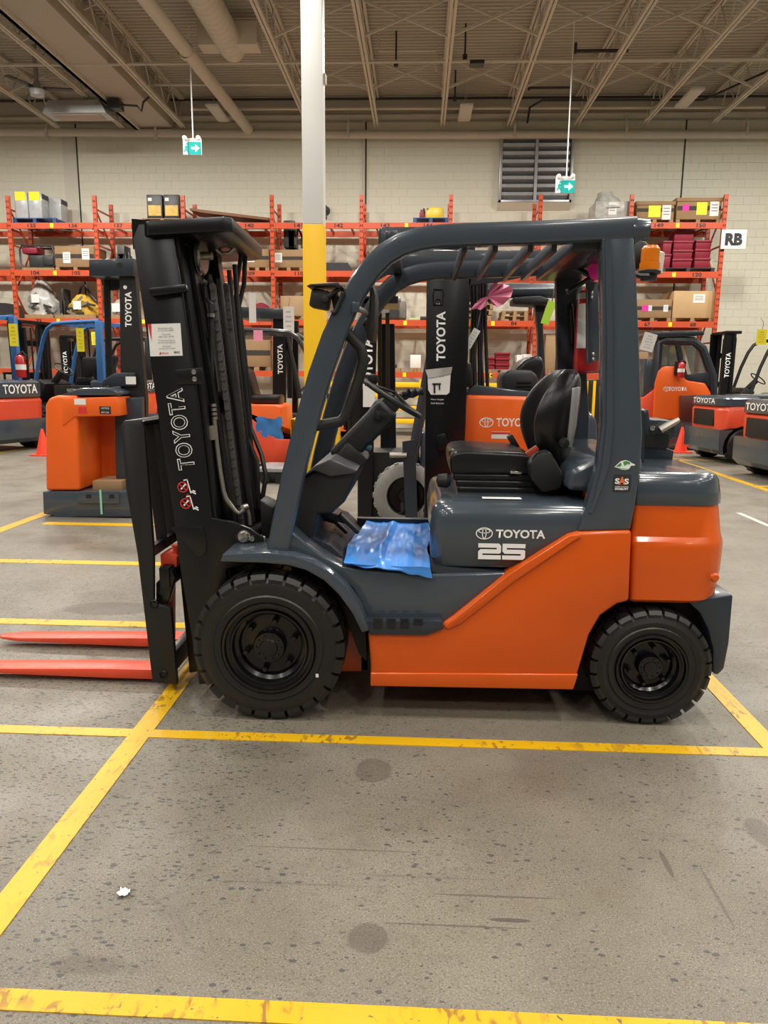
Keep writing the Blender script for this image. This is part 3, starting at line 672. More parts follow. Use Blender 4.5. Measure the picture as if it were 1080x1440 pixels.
MB().lathe([(0, -.1), (.23, -.1), (.23, -.06), (.15, -.05), (.15, .05), (.23, .06), (.23, .1), (0, .1)], (c.x, 20.4, RZ[1]+.3), 'y', 20).build('drum', MAROON, t); MB().box((c.x-.2, 20.3, RZ[1]+.08), (c.x+.2, 20.5, RZ[1]+.14)).build('stand', JUNK, t)
carton(394, 428, 416, 1, 'pale brown carton left of the yellow pillar on the third shelf', CARD2, band=False)
carton(342, 380, 478, 0, 'brown carton with a dark band behind the blue tube guard', CARD)
carton(344, 378, 436, 1, 'flat pale carton under the maroon reel', CARD2, band=False, depth=.3, Y=20.7)
x0, x1, z, zt = shelf_xz(528, 574, 413, 1)
t = thing('spare_engine', 'grey and black spare engine on the third shelf', 'engine', ((x0+x1)/2, 20.2, z))
MB().box((x0+.1, 20.2, z+.05), (x1-.05, 20.8, z+.5)).build('block', mat('cast_metal', (.16, .15, .13), .5, var=.4), t, bev=.05)
MB().box((x0, 20.15, z+.5), (x1-.2, 20.75, z+.6)).build('cover', SILVER, t, bev=.02)
MB().lathe([(0, 0), (.28, 0), (.28, .1), (0, .1)], (x0+.25, 20.45, z+.6), 'z', 18).build('air_filter', JUNK, t); MB().lathe([(0, -.02), (.14, -.02), (.14, .1), (0, .1)], (x0+.5, 20.15, z+.2), 'y', 16).build('pulley', JUNK, t)
for a, b, py, mm, l in ((575, 590, 447, mat('pale_green_box', (.45, .6, .25), .6), 'small pale green box on the third shelf'), (591, 603, 445, JUNK, 'small black part beside the pale green box')):
    x0, x1, z, zt = shelf_xz(a, b, py, 1); tag(MB().box((x0, 20.1, z), (x1, 20.5, zt)).build('small_box', mm, bev=.015), l, 'box')
x0, x1, z, zt = shelf_xz(649, 698, 408, 1)
for k in range(5): pallet(x0+.04*(k % 2), x1-.12*(4-k)/4, 20.1, 21.0, z+k*.15, ('bottom wooden pallet of the stack of five', 'second wooden pallet from the bottom of the stack', 'middle wooden pallet of the stack of five', 'fourth wooden pallet from the bottom of the stack', 'top wooden pallet of the stack of five')[k])
x0, x1, z, zt = shelf_xz(705, 742, 441, 1)
pallet(x0, x1, 20.1, 21.0, z, 'lower of two small wooden pallets right of the stack'); pallet(x0+.02, x1, 20.1, 21.0, z+.13, 'upper of two small wooden pallets right of the stack')
carton(893, 945.5, 421, 1, 'brown carton with a pink note left of the plywood crate', CARD, labs=((.28, .52, .15, .16, PINKT), (.42, .52, .09, .14, PAPER), (.84, .52, .12, .17, PAPER)))
t = carton(948, 1006, 409, 1, 'large plywood crate with a white label on the third shelf', PLY, labs=((.62, .72, .3, .22, PAPER),), band=False, name='plywood_crate', cat='crate', depth=.95)
# level 4 (lowest beams)
c = P(545, 495, 20.3); t = tag(MB().lathe([(0, 0), (.09, 0), (.09, .78), (0, .78)], (c.x, 20.3, RZ[0]+.08), 'z', 14).build('yellow_roll', mat('yellow_foam', (.6, .45, .06), .8)), 'upright yellow roll on the lowest shelf', 'roll')
carton(577, 592, 499, 0, 'white board box with brown edges on the lowest shelf', PAPER, band=False, depth=.3)
junk(545, 562, 512, 0, 'low dark parts at the foot of the yellow roll', n=4, seed=30)
zb = RZ[0]+.16
bins(((689, 701, [zb+.17, zb+.32]), (702, 723, [zb+.15, zb+.3, zb+.44])), 0, zb, 'maroon bins on the lowest shelf', (('small maroon bin, lower one left of the middle stack', 'small maroon bin, upper one left of the middle stack'), ('maroon bin at the bottom of the stack of three behind the pink bag', 'middle maroon bin of the stack of three behind the pink bag', 'top maroon bin of the stack of three behind the pink bag')))
x0, x1, z, zt = shelf_xz(687, 726, 518, 0); pallet(x0, x1, 20.1, 20.9, z, 'wooden pallet under the maroon bins behind the pink bag', WOOD, None, .085)
carton(727, 735, 499, 0, 'narrow white box beside the maroon bins', PAPER, band=False)
carton(736, 752, 498, 0, 'white box with a grey print left of the brown cartons', PAPER, band=False)
carton(768, 783, 470, 0, 'tall brown carton beside the black guard post', CARD2, band=False)
carton(784, 800, 476, 0, 'tall brown carton behind the black guard post', CARD, band=False)
carton(893, 912, 495, 0, 'brown carton behind the white ticket on the cab truck', CARD)
# yellow floor rack under the shelves
t = thing('yellow_rack', 'yellow steel floor rack of stacked trays below the lowest shelf', 'rack', (0, 18.8, 0))
for z in (.3, .62, .94, 1.2): MB().box((-2.6, 18.6, z), (2.7, 19.3, z+.12)).build('tray', YPAINT, t, bev=.01)
for x in (-2.6, -1.3, 0, 1.3, 2.6): MB().box((x, 18.56, 0), (x+.08, 18.62, 1.4)).build('post', YPAINT, t)
t = thing('safety_gate', 'yellow and black barred gate under the lowest shelf', 'gate', (4.3, 19, 0))
for k in range(8): MB().box((3.6+k*.19, 19.0, .1), (3.66+k*.19, 19.06, 1.4)).build('bar', YPAINT, t)
MB().box((3.5, 19.07, 0), (5.2, 19.1, 1.42)).build('back_panel', JUNK, t)

# ------------------------------------------------------------------ the forklift in front
T = thing('forklift', 'orange and slate grey counterbalance forklift standing side on in the foreground', 'forklift', (0.2, 3.55, 0))
YN, YF = 3.09, 4.10
def tyre(par, c, r, wd, y0, name='tyre', lugs=26, rub=RUB, rim=RIMB, rr=.6, hubr=.2, nuts=6, near=-1):
    """solid tyre on a dished rim; c = axle (x, z), the outer face at y0, body towards +y (near=-1) or -y"""
    x, z = c; s = 1 if near < 0 else -1
    o = (x, y0, z)
    pr = [(r*rr, .02), (r*rr*1.04, .005), (r*.70, .0), (r*.72, .006), (r*.80, .0), (r*.88, .008), (r*.935, .03), (r*.945, wd-.03), (r*.88, wd-.008), (r*rr, wd)]
    mb = MB().lathe([(a, t*s) for a, t in pr], o, 'y', 48)
    for k in range(lugs):
        for row in (0, 1):
            a0 = 2*math.pi*(k+.5*row)/lugs; da = 2*math.pi/lugs*.405
            ya, yb = ((.0, wd*.47), (wd*.53, wd))[row]
            yo, yi = (ya, yb) if row == 0 else (yb, ya)
            sec = []
            for t, rad in ((yo+(.012 if row == 0 else -.012), r*.825), (yo+(.004 if row == 0 else -.004), r*.93), (yo+(.016 if row == 0 else -.016), r*.992), (yi, r), (yi, r*.9)):
                sec.append([V((x+rad*math.cos(a0+q*da), y0+t*s, z+rad*math.sin(a0+q*da))) for q in (-1, 0, 1)])
            n = 5; vs = [p for j in range(3) for p in [q[j] for q in sec]]
            mb.add(vs, [list(range(n)), list(range(3*n-1, 2*n-1, -1))]+[(j*n+i, j*n+(i+1) % n, (j+1)*n+(i+1) % n, (j+1)*n+i) for j in range(2) for i in range(n)])
    ty = mb.build(name, rub, par, ang=30)
    R_ = r*rr
    MB().lathe([(a*R_, t*s) for a, t in ((1.04, .012), (1.0, -.004), (.95, -.004), (.93, .015), (.86, .02), (.84, .012), (.80, .014), (.78, .045), (.70, .055), (.66, .075), (.45, .078), (.3, .07), (0, .07))], o, 'y', 48).build('rim', rim, ty, ang=30)
    h = hubr*R_/.2
    MB().lathe([(.36*R_, .075*s), (.355*R_, .03*s), (.33*R_, .02*s), (.2*R_, .018*s), (.18*R_, .012*s), (.05*R_, .01*s), (0, .01*s)], o, 'y', 28).build('hub', rim, ty, ang=30)
    for k in range(nuts):
        a = 2*math.pi*(k+.3)/nuts
        MB().lathe([(0, .035*s), (.055*R_, .036*s), (.075*R_, .05*s), (.075*R_, .08*s)], (x+.56*R_*math.cos(a), y0, z+.56*R_*math.sin(a)), 'y', 6).build('wheel_nut', rim, ty, smooth=False)
    for k in range(10):
        a = 2*math.pi*k/10
        MB().lathe([(0, .012*s), (.022*R_, .012*s), (.022*R_, .03*s)], (x+.27*R_*math.cos(a), y0, z+.27*R_*math.sin(a)), 'y', 6).build('hub_bolt', rim, ty, smooth=False)
    return ty
FW, RW = (-.632, .333), (1.022, .262)
t1 = tyre(T, FW, .333, .2, 3.0)
decal('white_mark', P(446, 950, 2.999), EX, EZ, .012, .016, PAPER, t1)
tyre(T, FW, .333, .2, 4.16, near=1); tyre(T, RW, .262, .17, 3.06, lugs=24, nuts=6, rr=.58); tyre(T, RW, .262, .17, 4.1, lugs=24, near=1, rr=.58)
MB().tube([(FW[0], 3.15, FW[1]), (FW[0], 4.05, FW[1])], .1, 14).build('drive_axle', BLACKM, T)
MB().tube([(RW[0], 3.2, RW[1]), (RW[0], 3.95, RW[1])], .06, 12).build('steer_axle', BLACKM, T)
# chassis
MB().box((-.42, 3.36, .2), (-.2, 3.85, .66)).build('front_bulkhead', ORANGE, T, bev=.01)
MB().prism(XZ(3.3, (452, 905), (475, 870), (520, 878), (520, 945), (440, 945)), 3.3, 3.9).build('inner_panel', ORANGE, T, bev=.01)
MB().box((-.25, 3.3, .12), (1.25, 3.9, .5)).build('chassis', BLACKM, T)
MB().prism(XZ(3.25, (800, 975), (820, 850), (1000, 850), (1004, 900), (985, 940), (960, 900), (880, 880), (840, 975)), 3.28, 3.9).build('rear_inner_panel', BLACKM, T)
# lower orange side (whole width of the body)
PO = XZ(3.06, (517, 888), (600, 888), (622, 879), (640, 866), (712, 808), (800, 752), (815, 748), (889, 746), (885, 846), (868, 850), (845, 866), (829, 893), (818, 930), (806, 970), (521, 965), (521, 935))
MB().prism(PO, 3.06, 4.13).build('side_panel', ORANGE, T, bev=.016, seg=3)
PD = XZ(3.055, (624, 880), (642, 867), (714, 808), (800, 753), (814, 751), (818, 755), (806, 762), (722, 819), (650, 876), (630, 886))
MB().prism(XZ(3.055, (521, 946), (813, 948), (806, 969.5), (521, 964.5)), 3.051, 3.08).build('panel_skirt', ORANGE, T, bev=.005, seg=3)
MB().prism(PD, 3.051, 3.075).build('panel_ridge', ORANGE, T, bev=.006, seg=3)
# counterweight
def plan(x0, x1, y0, y1, z, r0=.03, r1=.16):
    out = []
    for cx, cy, r, a0 in ((x1-r1, y1-r1, r1, 0), (x0+r0, y1-r0, r0, 90), (x0+r0, y0+r0, r0, 180), (x1-r1, y0+r1, r1, 270)):
        out += [V((cx+r*math.cos(R(a0+22.5*k)), cy+r*math.sin(R(a0+22.5*k)), z)) for k in range(5)]
    return out
def sect(rows, Y=3.09):
    rings = []
    for py, xa, xb, ins, r1 in rows:
        (a, z), (b, _z) = XZ(Y, (xa, py), (xb, py))
        rings.append(plan(a, b, Y+ins, 4.12-ins+.06*0, z, .02, r1))
    return rings
cwt = MB().loft(sect([(847, 888, 1012, .012, .14), (843, 887, 1020, .0, .15), (805, 888, 1030, .0, .16), (770, 890, 1034, .0, .16), (762, 890, 1034, .004, .16), (756, 891, 1033, .022, .15), (716, 894, 1031, .03, .15), (709, 895, 1029, .036, .145)])).build('counterweight', ORANGE, T, ang=32)
MB().lathe([(0, -.003), (.014, -.002), (.02, .008)], P(1006, 813, 3.09), 'y', 14).build('tie_down_boss', ORANGE, cwt)
MB().loft(sect([(712, 894, 1034, .03, .15), (704, 894, 1034, .018, .16), (690, 894, 1033, .02, .16), (678, 895, 1032, .026, .155), (671, 897, 1029, .038, .15), (668, 900, 1022, .06, .14), (667, 906, 1015, .1, .12)])).build('rear_hood', GREY, T, ang=50)
MB().prism(XZ(3.11, (966, 846), (1032, 836), (1026, 905), (1019, 941), (1009, 951), (1002, 946), (1003, 915), (996, 886), (984, 862)), 3.11, 3.32).build('rear_bumper', GREYD, T, bev=.012)
MB().prism(XZ(3.11, (1003, 846), (1032, 836), (1026, 905), (1019, 941), (1009, 951), (1002, 946)), 3.32, 4.05).build('rear_valance', GREYD, T, bev=.01)
# engine hood
HB = [(798, 608, 884, .03, .04), (780, 605, 884, .008, .04), (745, 603, 884, 0, .05), (732, 606, 884, 0, .05), (720, 608, 884, .006, .05), (714, 611, 884, .018, .05), (710, 616, 884, .04, .05), (708, 625, 884, .085, .05)]
rings = []
for py, xa, xb, ins, r1 in HB:
    (a, z), (b, _z) = XZ(YN, (xa, py), (xb, py)); r0 = .09
    out = []
    for cx, cy, r, a0 in ((b-.02, 4.1-ins-.02, .02, 0), (a+r0, 4.1-ins-r0, r0, 90), (a+r0, YN+ins+r0, r0, 180), (b-.02, YN+ins+.02, .02, 270)):
        out += [V((cx+r*math.cos(R(a0+22.5*k)), cy+r*math.sin(R(a0+22.5*k)), z)) for k in range(5)]
    rings.append(out)
hood = MB().loft(rings).build('engine_hood', GREY, T, ang=50)
MB().prism(XZ(YN, (606, 797), (720, 806), (705, 809), (640, 812), (608, 806)), YN+.02, YN+.3).build('hood_sill', GREYD, T)
# hood side pad that rises behind the seat
MB().prism(XZ(3.2, (796, 690), (806, 660), (845, 640), (905, 640), (905, 700)), 3.2, 4.05).build('rear_cowl', GREY, T, bev=.03, seg=3)
yl = YN-.0015
txt('lettering', 'TOYOTA', P(732, 751, YN), EX, EZ, .208, .037, WHITE, hood, bold=.03)
emblem(P(681, 750, YN), EX, EZ, .072, .052, WHITE, hood)
(xa, za), = XZ(YN, (672, 786)); (xb, zb), = XZ(YN, (739, 765))
u, hh = (xb-xa), (zb-za); wd = hh*.265
def digit(x0, q, flip):
    t, h, mb_, mt = wd, hh, (hh-wd)/2, (hh+wd)/2; c = hh*.14
    pts = [(0, h), (q-c, h), (q, h-c), (q, mb_+c*.6), (q-c*.6, mb_), (t, mb_), (t, t), (q, t), (q, 0), (0, 0), (0, mt-c), (c, mt), (q-t, mt), (q-t, h-t), (0, h-t)]
    if flip: pts = [(q-a, b) for a, b in pts]; pts = [(a, h-b) for a, b in pts]; pts = [(q-a, b) for a, b in pts]
    MB().prism([(x0+a, za+b) for a, b in pts], yl-.001, yl).build('number_decal', WHITE, hood, smooth=False)
digit(xa, u*.485, False); digit(xa+u*.515, u*.485, True)
decal('hood_sticker', V((.37, 3.225, P(700, 708, YN).z+.001)), EX, EY, .17, .05, PAPER, hood)
# floor, step well and fender
FP = XZ(YN, (384, 778), (404, 741), (430, 764), (455, 782), (480, 795), (500, 800), (530, 803), (612, 808), (716, 805), (650, 862), (622, 880), (600, 886), (519, 886), (512, 858), (496, 828), (470, 805), (432, 788), (400, 781))
MB().prism(FP, YN, YN+.12).build('floor_side', GREY, T, bev=.012, seg=3)
MB().prism(XZ(YN, (404, 745), (430, 768), (480, 799), (530, 806), (612, 811), (612, 840), (520, 850), (470, 820), (404, 800)), YN+.12, 4.1).build('floor_plate', GREYD, T)
MB().prism(XZ(YN, (512, 868), (519, 880), (519, 888), (600, 889), (624, 880), (622, 868), (600, 868)), 3.045, 3.2).build('step_plate', GREYD, T, bev=.008)
for i in range(4):
    for j in range(3 if i < 3 else 2):
        c = P(531+i*19, 871+j*5.4, 3.045); MB().box((c.x-.02, 3.039, c.z-.004), (c.x+.02, 3.048, c.z+.003)).build('step_grip', BLACKM, T, smooth=False)
FO = [(309, 790), (313, 779), (376, 777), (410, 781), (438, 790), (463, 804), (486, 825), (506, 853), (519, 887), (509, 890), (495, 862), (476, 836), (455, 816), (430, 802), (405, 795), (372, 792)]
MB().prism(XZ(3.01, *FO), 3.01, 3.30).build('front_fender', GREY, T, bev=.006)
MB().prism(XZ(3.22, (376, 785), (405, 790), (440, 800), (475, 830), (500, 865), (514, 890), (516, 930), (505, 920), (494, 890), (470, 850), (430, 815), (378, 805)), 3.22, 3.28).build('wheel_arch_liner', BLACKM, T)
# overhead guard: near and far rails swept along one path
GP = XZ(3.1, (391, 778), (400, 732), (413, 668), (430, 600), (450, 530), (470, 474), (488, 433), (505, 402), (522, 378), (542, 358), (564, 345), (590, 337), (620, 333), (660, 331), (760, 328), (893, 322))
wa = [.034, .04]
pf = [(a*.044, b*.034) for a, b in ((-1, -.6), (-1, .6), (-.85, .9), (-.6, 1), (.6, 1), (.85, .9), (1, .6), (1, -.6), (.85, -.9), (.6, -1), (-.6, -1), (-.85, -.9))]
def rail(y):
    pts = [V((x, y, z)) for x, z in GP]; mb = MB(); rings = []
    for i, p in enumerate(pts):
        d = (pts[min(i+1, len(pts)-1)]-pts[max(i-1, 0)]).normalized(); nrm = V((-d.z, 0, d.x))
        k = 1.1 if i < 6 else 1.0
        rings.append([p+nrm*(a*k)+EY*b for a, b in pf])
    return mb.loft(rings)
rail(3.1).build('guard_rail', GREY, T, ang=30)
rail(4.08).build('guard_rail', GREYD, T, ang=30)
gi = [(x+.0, z-.0) for x, z in GP]
for px in (672, 716, 766, 800):
    c = P(px, 336, 3.1)
    MB().bar((c.x-.05, 3.13, c.z-.02), (c.x-.05, 4.05, c.z-.02), .022, .05).build('guard_bar', GREYD, T, bev=.004)
MB().box((P(640, 335, 3.1).x-.28, 3.12, 2.02), (P(640, 335, 3.1).x-.23, 4.06, 2.07)).build('guard_bar', GREYD, T, bev=.005)
MB().box((.6, 3.12, 1.99), (.83, 4.06, 2.055)).build('guard_rear_frame', GREYD, T, bev=.01)
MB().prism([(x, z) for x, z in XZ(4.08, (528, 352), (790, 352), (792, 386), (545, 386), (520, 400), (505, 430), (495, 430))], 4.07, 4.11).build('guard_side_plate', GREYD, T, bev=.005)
# rear legs
def leg(Y0, Y1, m):
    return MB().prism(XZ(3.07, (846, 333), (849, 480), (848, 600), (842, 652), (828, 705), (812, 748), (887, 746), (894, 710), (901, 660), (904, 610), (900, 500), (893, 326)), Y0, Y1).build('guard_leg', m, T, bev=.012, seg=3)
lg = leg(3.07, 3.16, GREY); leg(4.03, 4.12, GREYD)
MB().prism(XZ(3.05, (852, 336), (855, 480), (854, 600), (848, 655), (836, 705), (829, 722), (834, 722), (846, 690), (858, 655), (863, 600), (863, 480), (860, 336)), 3.062, 3.075).build('leg_rib', GREY, T)
MB().lathe([(0, -.02), (.036, -.015), (.042, .0), (.042, .05)], (P(893, 322, 3.1).x, 3.1, P(893, 322, 3.1).z-.004), 'x', 18).build('rail_end_cap', GREY, T)
MB().prism(XZ(3.1, (884, 318), (899, 316), (902, 338), (890, 347)), 3.07, 3.14).build('corner_gusset', GREY, T, bev=.01)
# stickers on the leg
c = P(876, 654, 3.07)
mb = MB()
def leaf(pts, m, nm, lift):
    MB().prism(XZ(3.07, *pts), 3.07-lift, 3.07-lift+.0008).build(nm, m, T, smooth=False)
leaf([(864, 656.5), (868, 653), (873, 648.5), (880, 647), (886, 649), (888, 651), (893, 653), (892.5, 654.5), (887, 655), (885, 659), (880, 661), (874, 660.5), (868, 658)], WHITE, 'leaf_decal', .001)
leaf([(866, 656), (870, 652.5), (873, 650), (874, 654), (872, 656)], GREENINK, 'leaf_decal', .002)
leaf([(876, 649.5), (880, 648), (886, 650), (886, 653), (883, 652), (878, 655)], GREENINK, 'leaf_decal', .002)
leaf([(868, 657.5), (876, 658), (883, 659), (880, 660.3), (874, 660)], LGREEN, 'leaf_decal', .002)
decal('sticker', P(874.5, 679.5, 3.07), EX, EZ, .073, .073, INK, T, r=.008)
for s, px, m, sz, dy in (('S', 868, WHITE, .024, 676.5), ('S', 881, WHITE, .024, 677), ('A', 874.6, ORINK, .034, 676)):
    txt('sticker_lettering', s, P(px, dy, 3.069), EX, EZ, .019 if s == 'S' else .026, sz, m, T, bold=.04, lift=.001 if s == 'S' else .002)
txt('sticker_lettering', 'SYSTEM OF ACTIVE', P(874, 684.6, 3.069), EX, EZ, .055, .006, WHITE, T, bold=.01)
txt('sticker_lettering', 'STABILITY', P(874, 687.6, 3.069), EX, EZ, .055, .0085, WHITE, T, bold=.04)

# dash, steering column, wheel
MB().prism(XZ(3.35, (418, 690), (430, 668), (470, 642), (505, 657), (500, 672), (488, 700), (470, 716), (452, 716), (446, 750), (436, 760), (405, 745)), 3.22, 3.98).build('dash_cowl', PLAST, T, bev=.015, seg=3)
MB().prism(XZ(3.35, (428, 668), (448, 650), (470, 640), (506, 656), (503, 660), (470, 664), (448, 656)), 3.2, 4.0).build('dash_top', mat('grey_plastic', (.05, .051, .053), .45, bump=.1, bscale=250), T, bev=.008)
decal('warning_label', P(486, 652, 3.34), V((.9, 0, -.42)), V((.2, .6, .7)), .085, .018, PAPER, T)
decal('warning_mark', P(472, 647, 3.335), V((.9, 0, -.42)), V((.2, .6, .7)), .02, .018, ORINK, T)
YC = 3.5
col = [P(476, 646, YC), P(548, 572, YC)]
MB().bar(col[0], col[1], .15, .115).build('steering_column', PLAST, T, bev=.025, seg=3)
MB().bar(P(474, 668, YC), P(506, 630, YC), .19, .13).build('column_boot', PLAST, T, bev=.02)
MB().bar(P(540, 578, YC), P(556, 560, YC), .09, .09).build('column_head', BLACKM, T, bev=.02)
MB().lathe([(0, -.02), (.02, -.015), (.022, .0)], P(533, 584, YC-.08), 'y', 14).build('ignition_switch', BLACKM, T); MB().bar(P(536, 582, YC-.1), P(543, 585, YC-.1), .015, .02).build('ignition_key', BLACKM, T, bev=.004)
MB().lathe([(0, -.01), (.012, -.006), (.014, .02)], P(519, 630, YC-.08), 'y', 10).build('dash_knob', mat('teal_knob', (.02, .08, .1), .4), T)
wc = P(551, 560, YC); e1 = (P(590, 585, YC)-P(513, 535, YC)); rw = e1.length/2; e1.normalize(); e2 = (EY+V((0, 0, .0))).normalized(); wn = e1.cross(e2)
sw = MB().tube([wc+e1*rw*math.cos(a)+e2*rw*math.sin(a) for a in [2*math.pi*k/40 for k in range(40)]], .0125, 10, closed=True).build('steering_wheel', PLAST, T)
for a in (90, 210, 330): MB().tube([wc+wn*.03, wc+(e1*math.cos(R(a))+e2*math.sin(R(a)))*rw], .008, 6).build('spoke', PLAST, sw)
if wn.z > 0: wn = -wn
MB().tube([wc-wn*.01, wc+wn*.09], [.03, .045], 12).build('wheel_hub', PLAST, sw)
kn = wc+e1*(-rw*.75)+e2*rw*.6
MB().lathe([(.02, 0), (.03, .02), (.026, .045), (0, .052)], kn, 'z', 12).build('spinner_knob', PLAST, sw)
for k in range(3):
    y = 3.78+k*.06; a, b = P(560, 560, y), P(574+7*k, 552, y)
    MB().tube([V((wc.x-.06, y, wc.z-.06)), a, b], .009, 6).build('control_lever', BLACKM, T)
    MB().tube([a+(b-a)*.15, a+(b-a)*.35, a+(b-a)*.5, a+(b-a)*.7, b, b+(b-a)*.25], [.014, .022, .015, .021, .016, .024], 10).build('lever_boot', PLAST, T)
MB().tube([P(498, 664, 3.45), P(478, 660, 3.7), P(505, 603, 3.7), P(530, 566, 3.7), P(541, 562, 3.62)], .013, 8).build('gas_strut', GREYD, T)
# pedals
for px, y in ((492, 3.42), (476, 3.55), (462, 3.7)):
    MB().bar(P(px-40, 722, y), P(px-5, 732, y), .03, .03).build('pedal_arm', BLACKM, T, bev=.005)
    MB().bar(P(px-14, 722, y), P(px+13, 748, y), .08, .022).build('pedal', BLACKM, T, bev=.008)
MB().prism(XZ(3.3, (405, 745), (436, 748), (468, 762), (500, 792), (480, 796), (430, 768)), 3.22, 4.05).build('toe_board', GREYD, T)
MB().box((-.33, 4.0, .66), (.16, 4.05, .72)).build('far_kick_plate', BLACKM, T)
# grab handle
MB().tube([P(480, 458, 3.12), P(493, 474, 3.14), P(508, 490, 3.14), P(511, 508, 3.14), P(505, 532, 3.14), P(487, 584, 3.14), P(478, 593, 3.14), P(444, 599, 3.12)], .0235, 10).build('grab_handle', PLAST, T)
# head lamp on the front leg
hl = MB().bar(P(438, 419, 3.1), P(464, 424, 3.1), .09, .075).build('head_lamp', PLAST, T, bev=.012)
MB().prism(XZ(3.1, (434, 405), (440, 402), (478, 400), (484, 406), (480, 408), (470, 405)), 3.03, 3.17).build('lamp_visor', PLAST, hl, bev=.003)
MB().lathe([(0, -.006), (.014, -.004), (.016, .01)], P(457, 420, 3.04), 'y', 12).build('lamp_bolt', BLACKM, hl)
MB().tube([P(460, 418, 3.06), P(480, 404, 3.06), P(483, 412, 3.06), P(472, 438, 3.06), P(466, 440, 3.06)], .01, 8).build('lamp_bracket', PLAST, hl)
MB().tube([P(470, 412, 3.1), P(474, 432, 3.1), P(480, 440, 3.1)], .016, 8).build('lamp_cable', BLACKM, hl)
# mirror on its bracket
MB().tube([P(500, 432, 3.1), P(512, 438, 3.13), P(520, 446, 3.2)], .012, 8).build('mirror_bracket', STEEL, T)
MB().box((P(500, 432, 3.06).x-.014, 3.055, P(500, 432, 3.06).z-.02), (P(500, 432, 3.06).x+.016, 3.07, P(500, 432, 3.06).z+.02)).build('bracket_plate', GREY, T, bev=.003)
mr = MB().prism(XZ(3.25, (522, 406), (527, 404), (530, 420), (529, 460), (526, 480), (518, 480), (516, 462), (521, 430)), 3.15, 3.42).build('mirror', PLAST, T, bev=.008)
MB().tube([P(520, 446, 3.2), P(513, 455, 3.25), P(519, 470, 3.25)], .01, 6).build('mirror_arm', BLACKM, T)

# seat
Ys = 3.4
def rbox(px0, py0, px1, py1, y0, y1, nm, m, bev=.02, par=T, Y=Ys):
    a, b = P(px0, py1, Y), P(px1, py0, Y); return MB().box((a.x, y0, a.z), (b.x, y1, b.z)).build(nm, m, par, bev=bev, seg=3)
MB().prism(XZ(Ys, (634, 668), (632, 645), (638, 635), (655, 633), (735, 637), (752, 642), (752, 668)), 3.4, 3.93).build('seat_cushion', VINYL, T, bev=.03, seg=4)
rbox(632, 634, 690, 652, 3.5, 3.83, 'cushion_roll', VINYL, .025)
for k, (a, b) in enumerate(((637, 770), (641, 776), (643, 785), (650, 789))):
    rbox(a, 668+k*9, b, 676+k*9.2, 3.41-.004*k, 3.93, 'suspension_bellows', VINYL, .011)
rbox(650, 676, 780, 702, 3.44, 3.9, 'suspension_core', BLACKM, .004)
rings = []
for t, px, py, wv, dp, th in ((0, 772, 668, .13, .02, .06), (.1, 778, 650, .19, .06, .08), (.3, 789, 612, .25, .13, .1), (.5, 794, 582, .265, .145, .1), (.7, 797, 553, .25, .11, .1), (.86, 797, 533, .21, .065, .085), (.95, 793, 523, .16, .035, .06), (1.0, 789, 519, .1, .02, .03)):
    c = P(px+16, py, 3.66); out = []
    n = 9
    for i in range(n):                       # front face, wings reach towards -x
        f = -1+2*i/(n-1); out.append(V((c.x-th-dp*(abs(f)**2.4)*1.25, 3.665+f*wv, c.z)))
    for i in range(n):
        f = 1-2*i/(n-1); out.append(V((c.x+.0-dp*(abs(f)**3)*.8, 3.665+f*(wv+.02), c.z)))
    rings.append(out)
bk = MB().loft(rings).build('seat_backrest', VINYL, T, ang=70)
sub = bk.modifiers.new('smooth', 'SUBSURF'); sub.levels = 1; sub.render_levels = 2
MB().prism(XZ(Ys, (806, 546), (818, 544), (812, 600), (803, 630), (798, 628)), 3.42, 3.9).build('back_plate', SILVER, T, bev=.004)
MB().prism(XZ(3.37, (741, 650), (752, 636), (770, 632), (783, 655), (790, 668), (784, 685), (760, 690), (744, 672)), 3.3, 3.4).build('hinge_cover', PLAST, T, bev=.012)
MB().bar(P(740, 640, 3.33), P(756, 629, 3.33), .035, .025).build('belt_buckle', mat('buckle_red', (.33, .035, .015), .45), T, bev=.006)
MB().bar(P(728, 632, 3.85), P(716, 612, 3.85), .06, .03).build('belt_latch', PLAST, T, bev=.006)
MB().lathe([(0, -.02), (.022, -.016), (.026, 0), (.02, .03)], P(793, 623, 3.38), 'y', 14).build('recline_knob', PLAST, T)
MB().bar(P(717, 664, 3.39), P(734, 665, 3.39), .02, .012).build('seat_lever', CHROME, T, bev=.004)
MB().lathe([(0, -.03), (.03, -.02), (.035, .02), (.02, .04)], P(622, 676, 3.42), 'x', 12).build('weight_knob', PLAST, T)

# far side things seen through the cab
MB().tube([P(803, 428, 3.98), P(803, 434, 3.96), P(805, 470, 3.96), P(804, 484, 3.98)], .012, 8).build('rear_grab_bar', PLAST, T)
MB().prism(XZ(3.95, (784, 385), (812, 372), (815, 560), (786, 560)), 3.98, 4.03).build('leg_inner_plate', GREYD, T)
MB().prism(XZ(3.6, (826, 396), (847, 396), (847, 505), (826, 512)), 3.6, 3.64).build('bracket_plate', GREY, T, bev=.004)
for px, py in ((832, 412), (832, 418), (834, 498), (834, 505)): MB().lathe([(0, -.006), (.008, -.004), (.009, 0)], P(px, py, 3.6), 'y', 8).build('bolt', CHROME, T)
MB().tube([P(795, 372, 3.7), P(820, 382, 3.6), P(834, 390, 3.5)], .013, 8).build('reverse_handle', PLAST, T); MB().tube([P(832, 390, 3.5), P(812, 402, 3.5), P(797, 411, 3.5)], [.012, .009, .013], 8).build('reverse_handle_grip', PLAST, T)
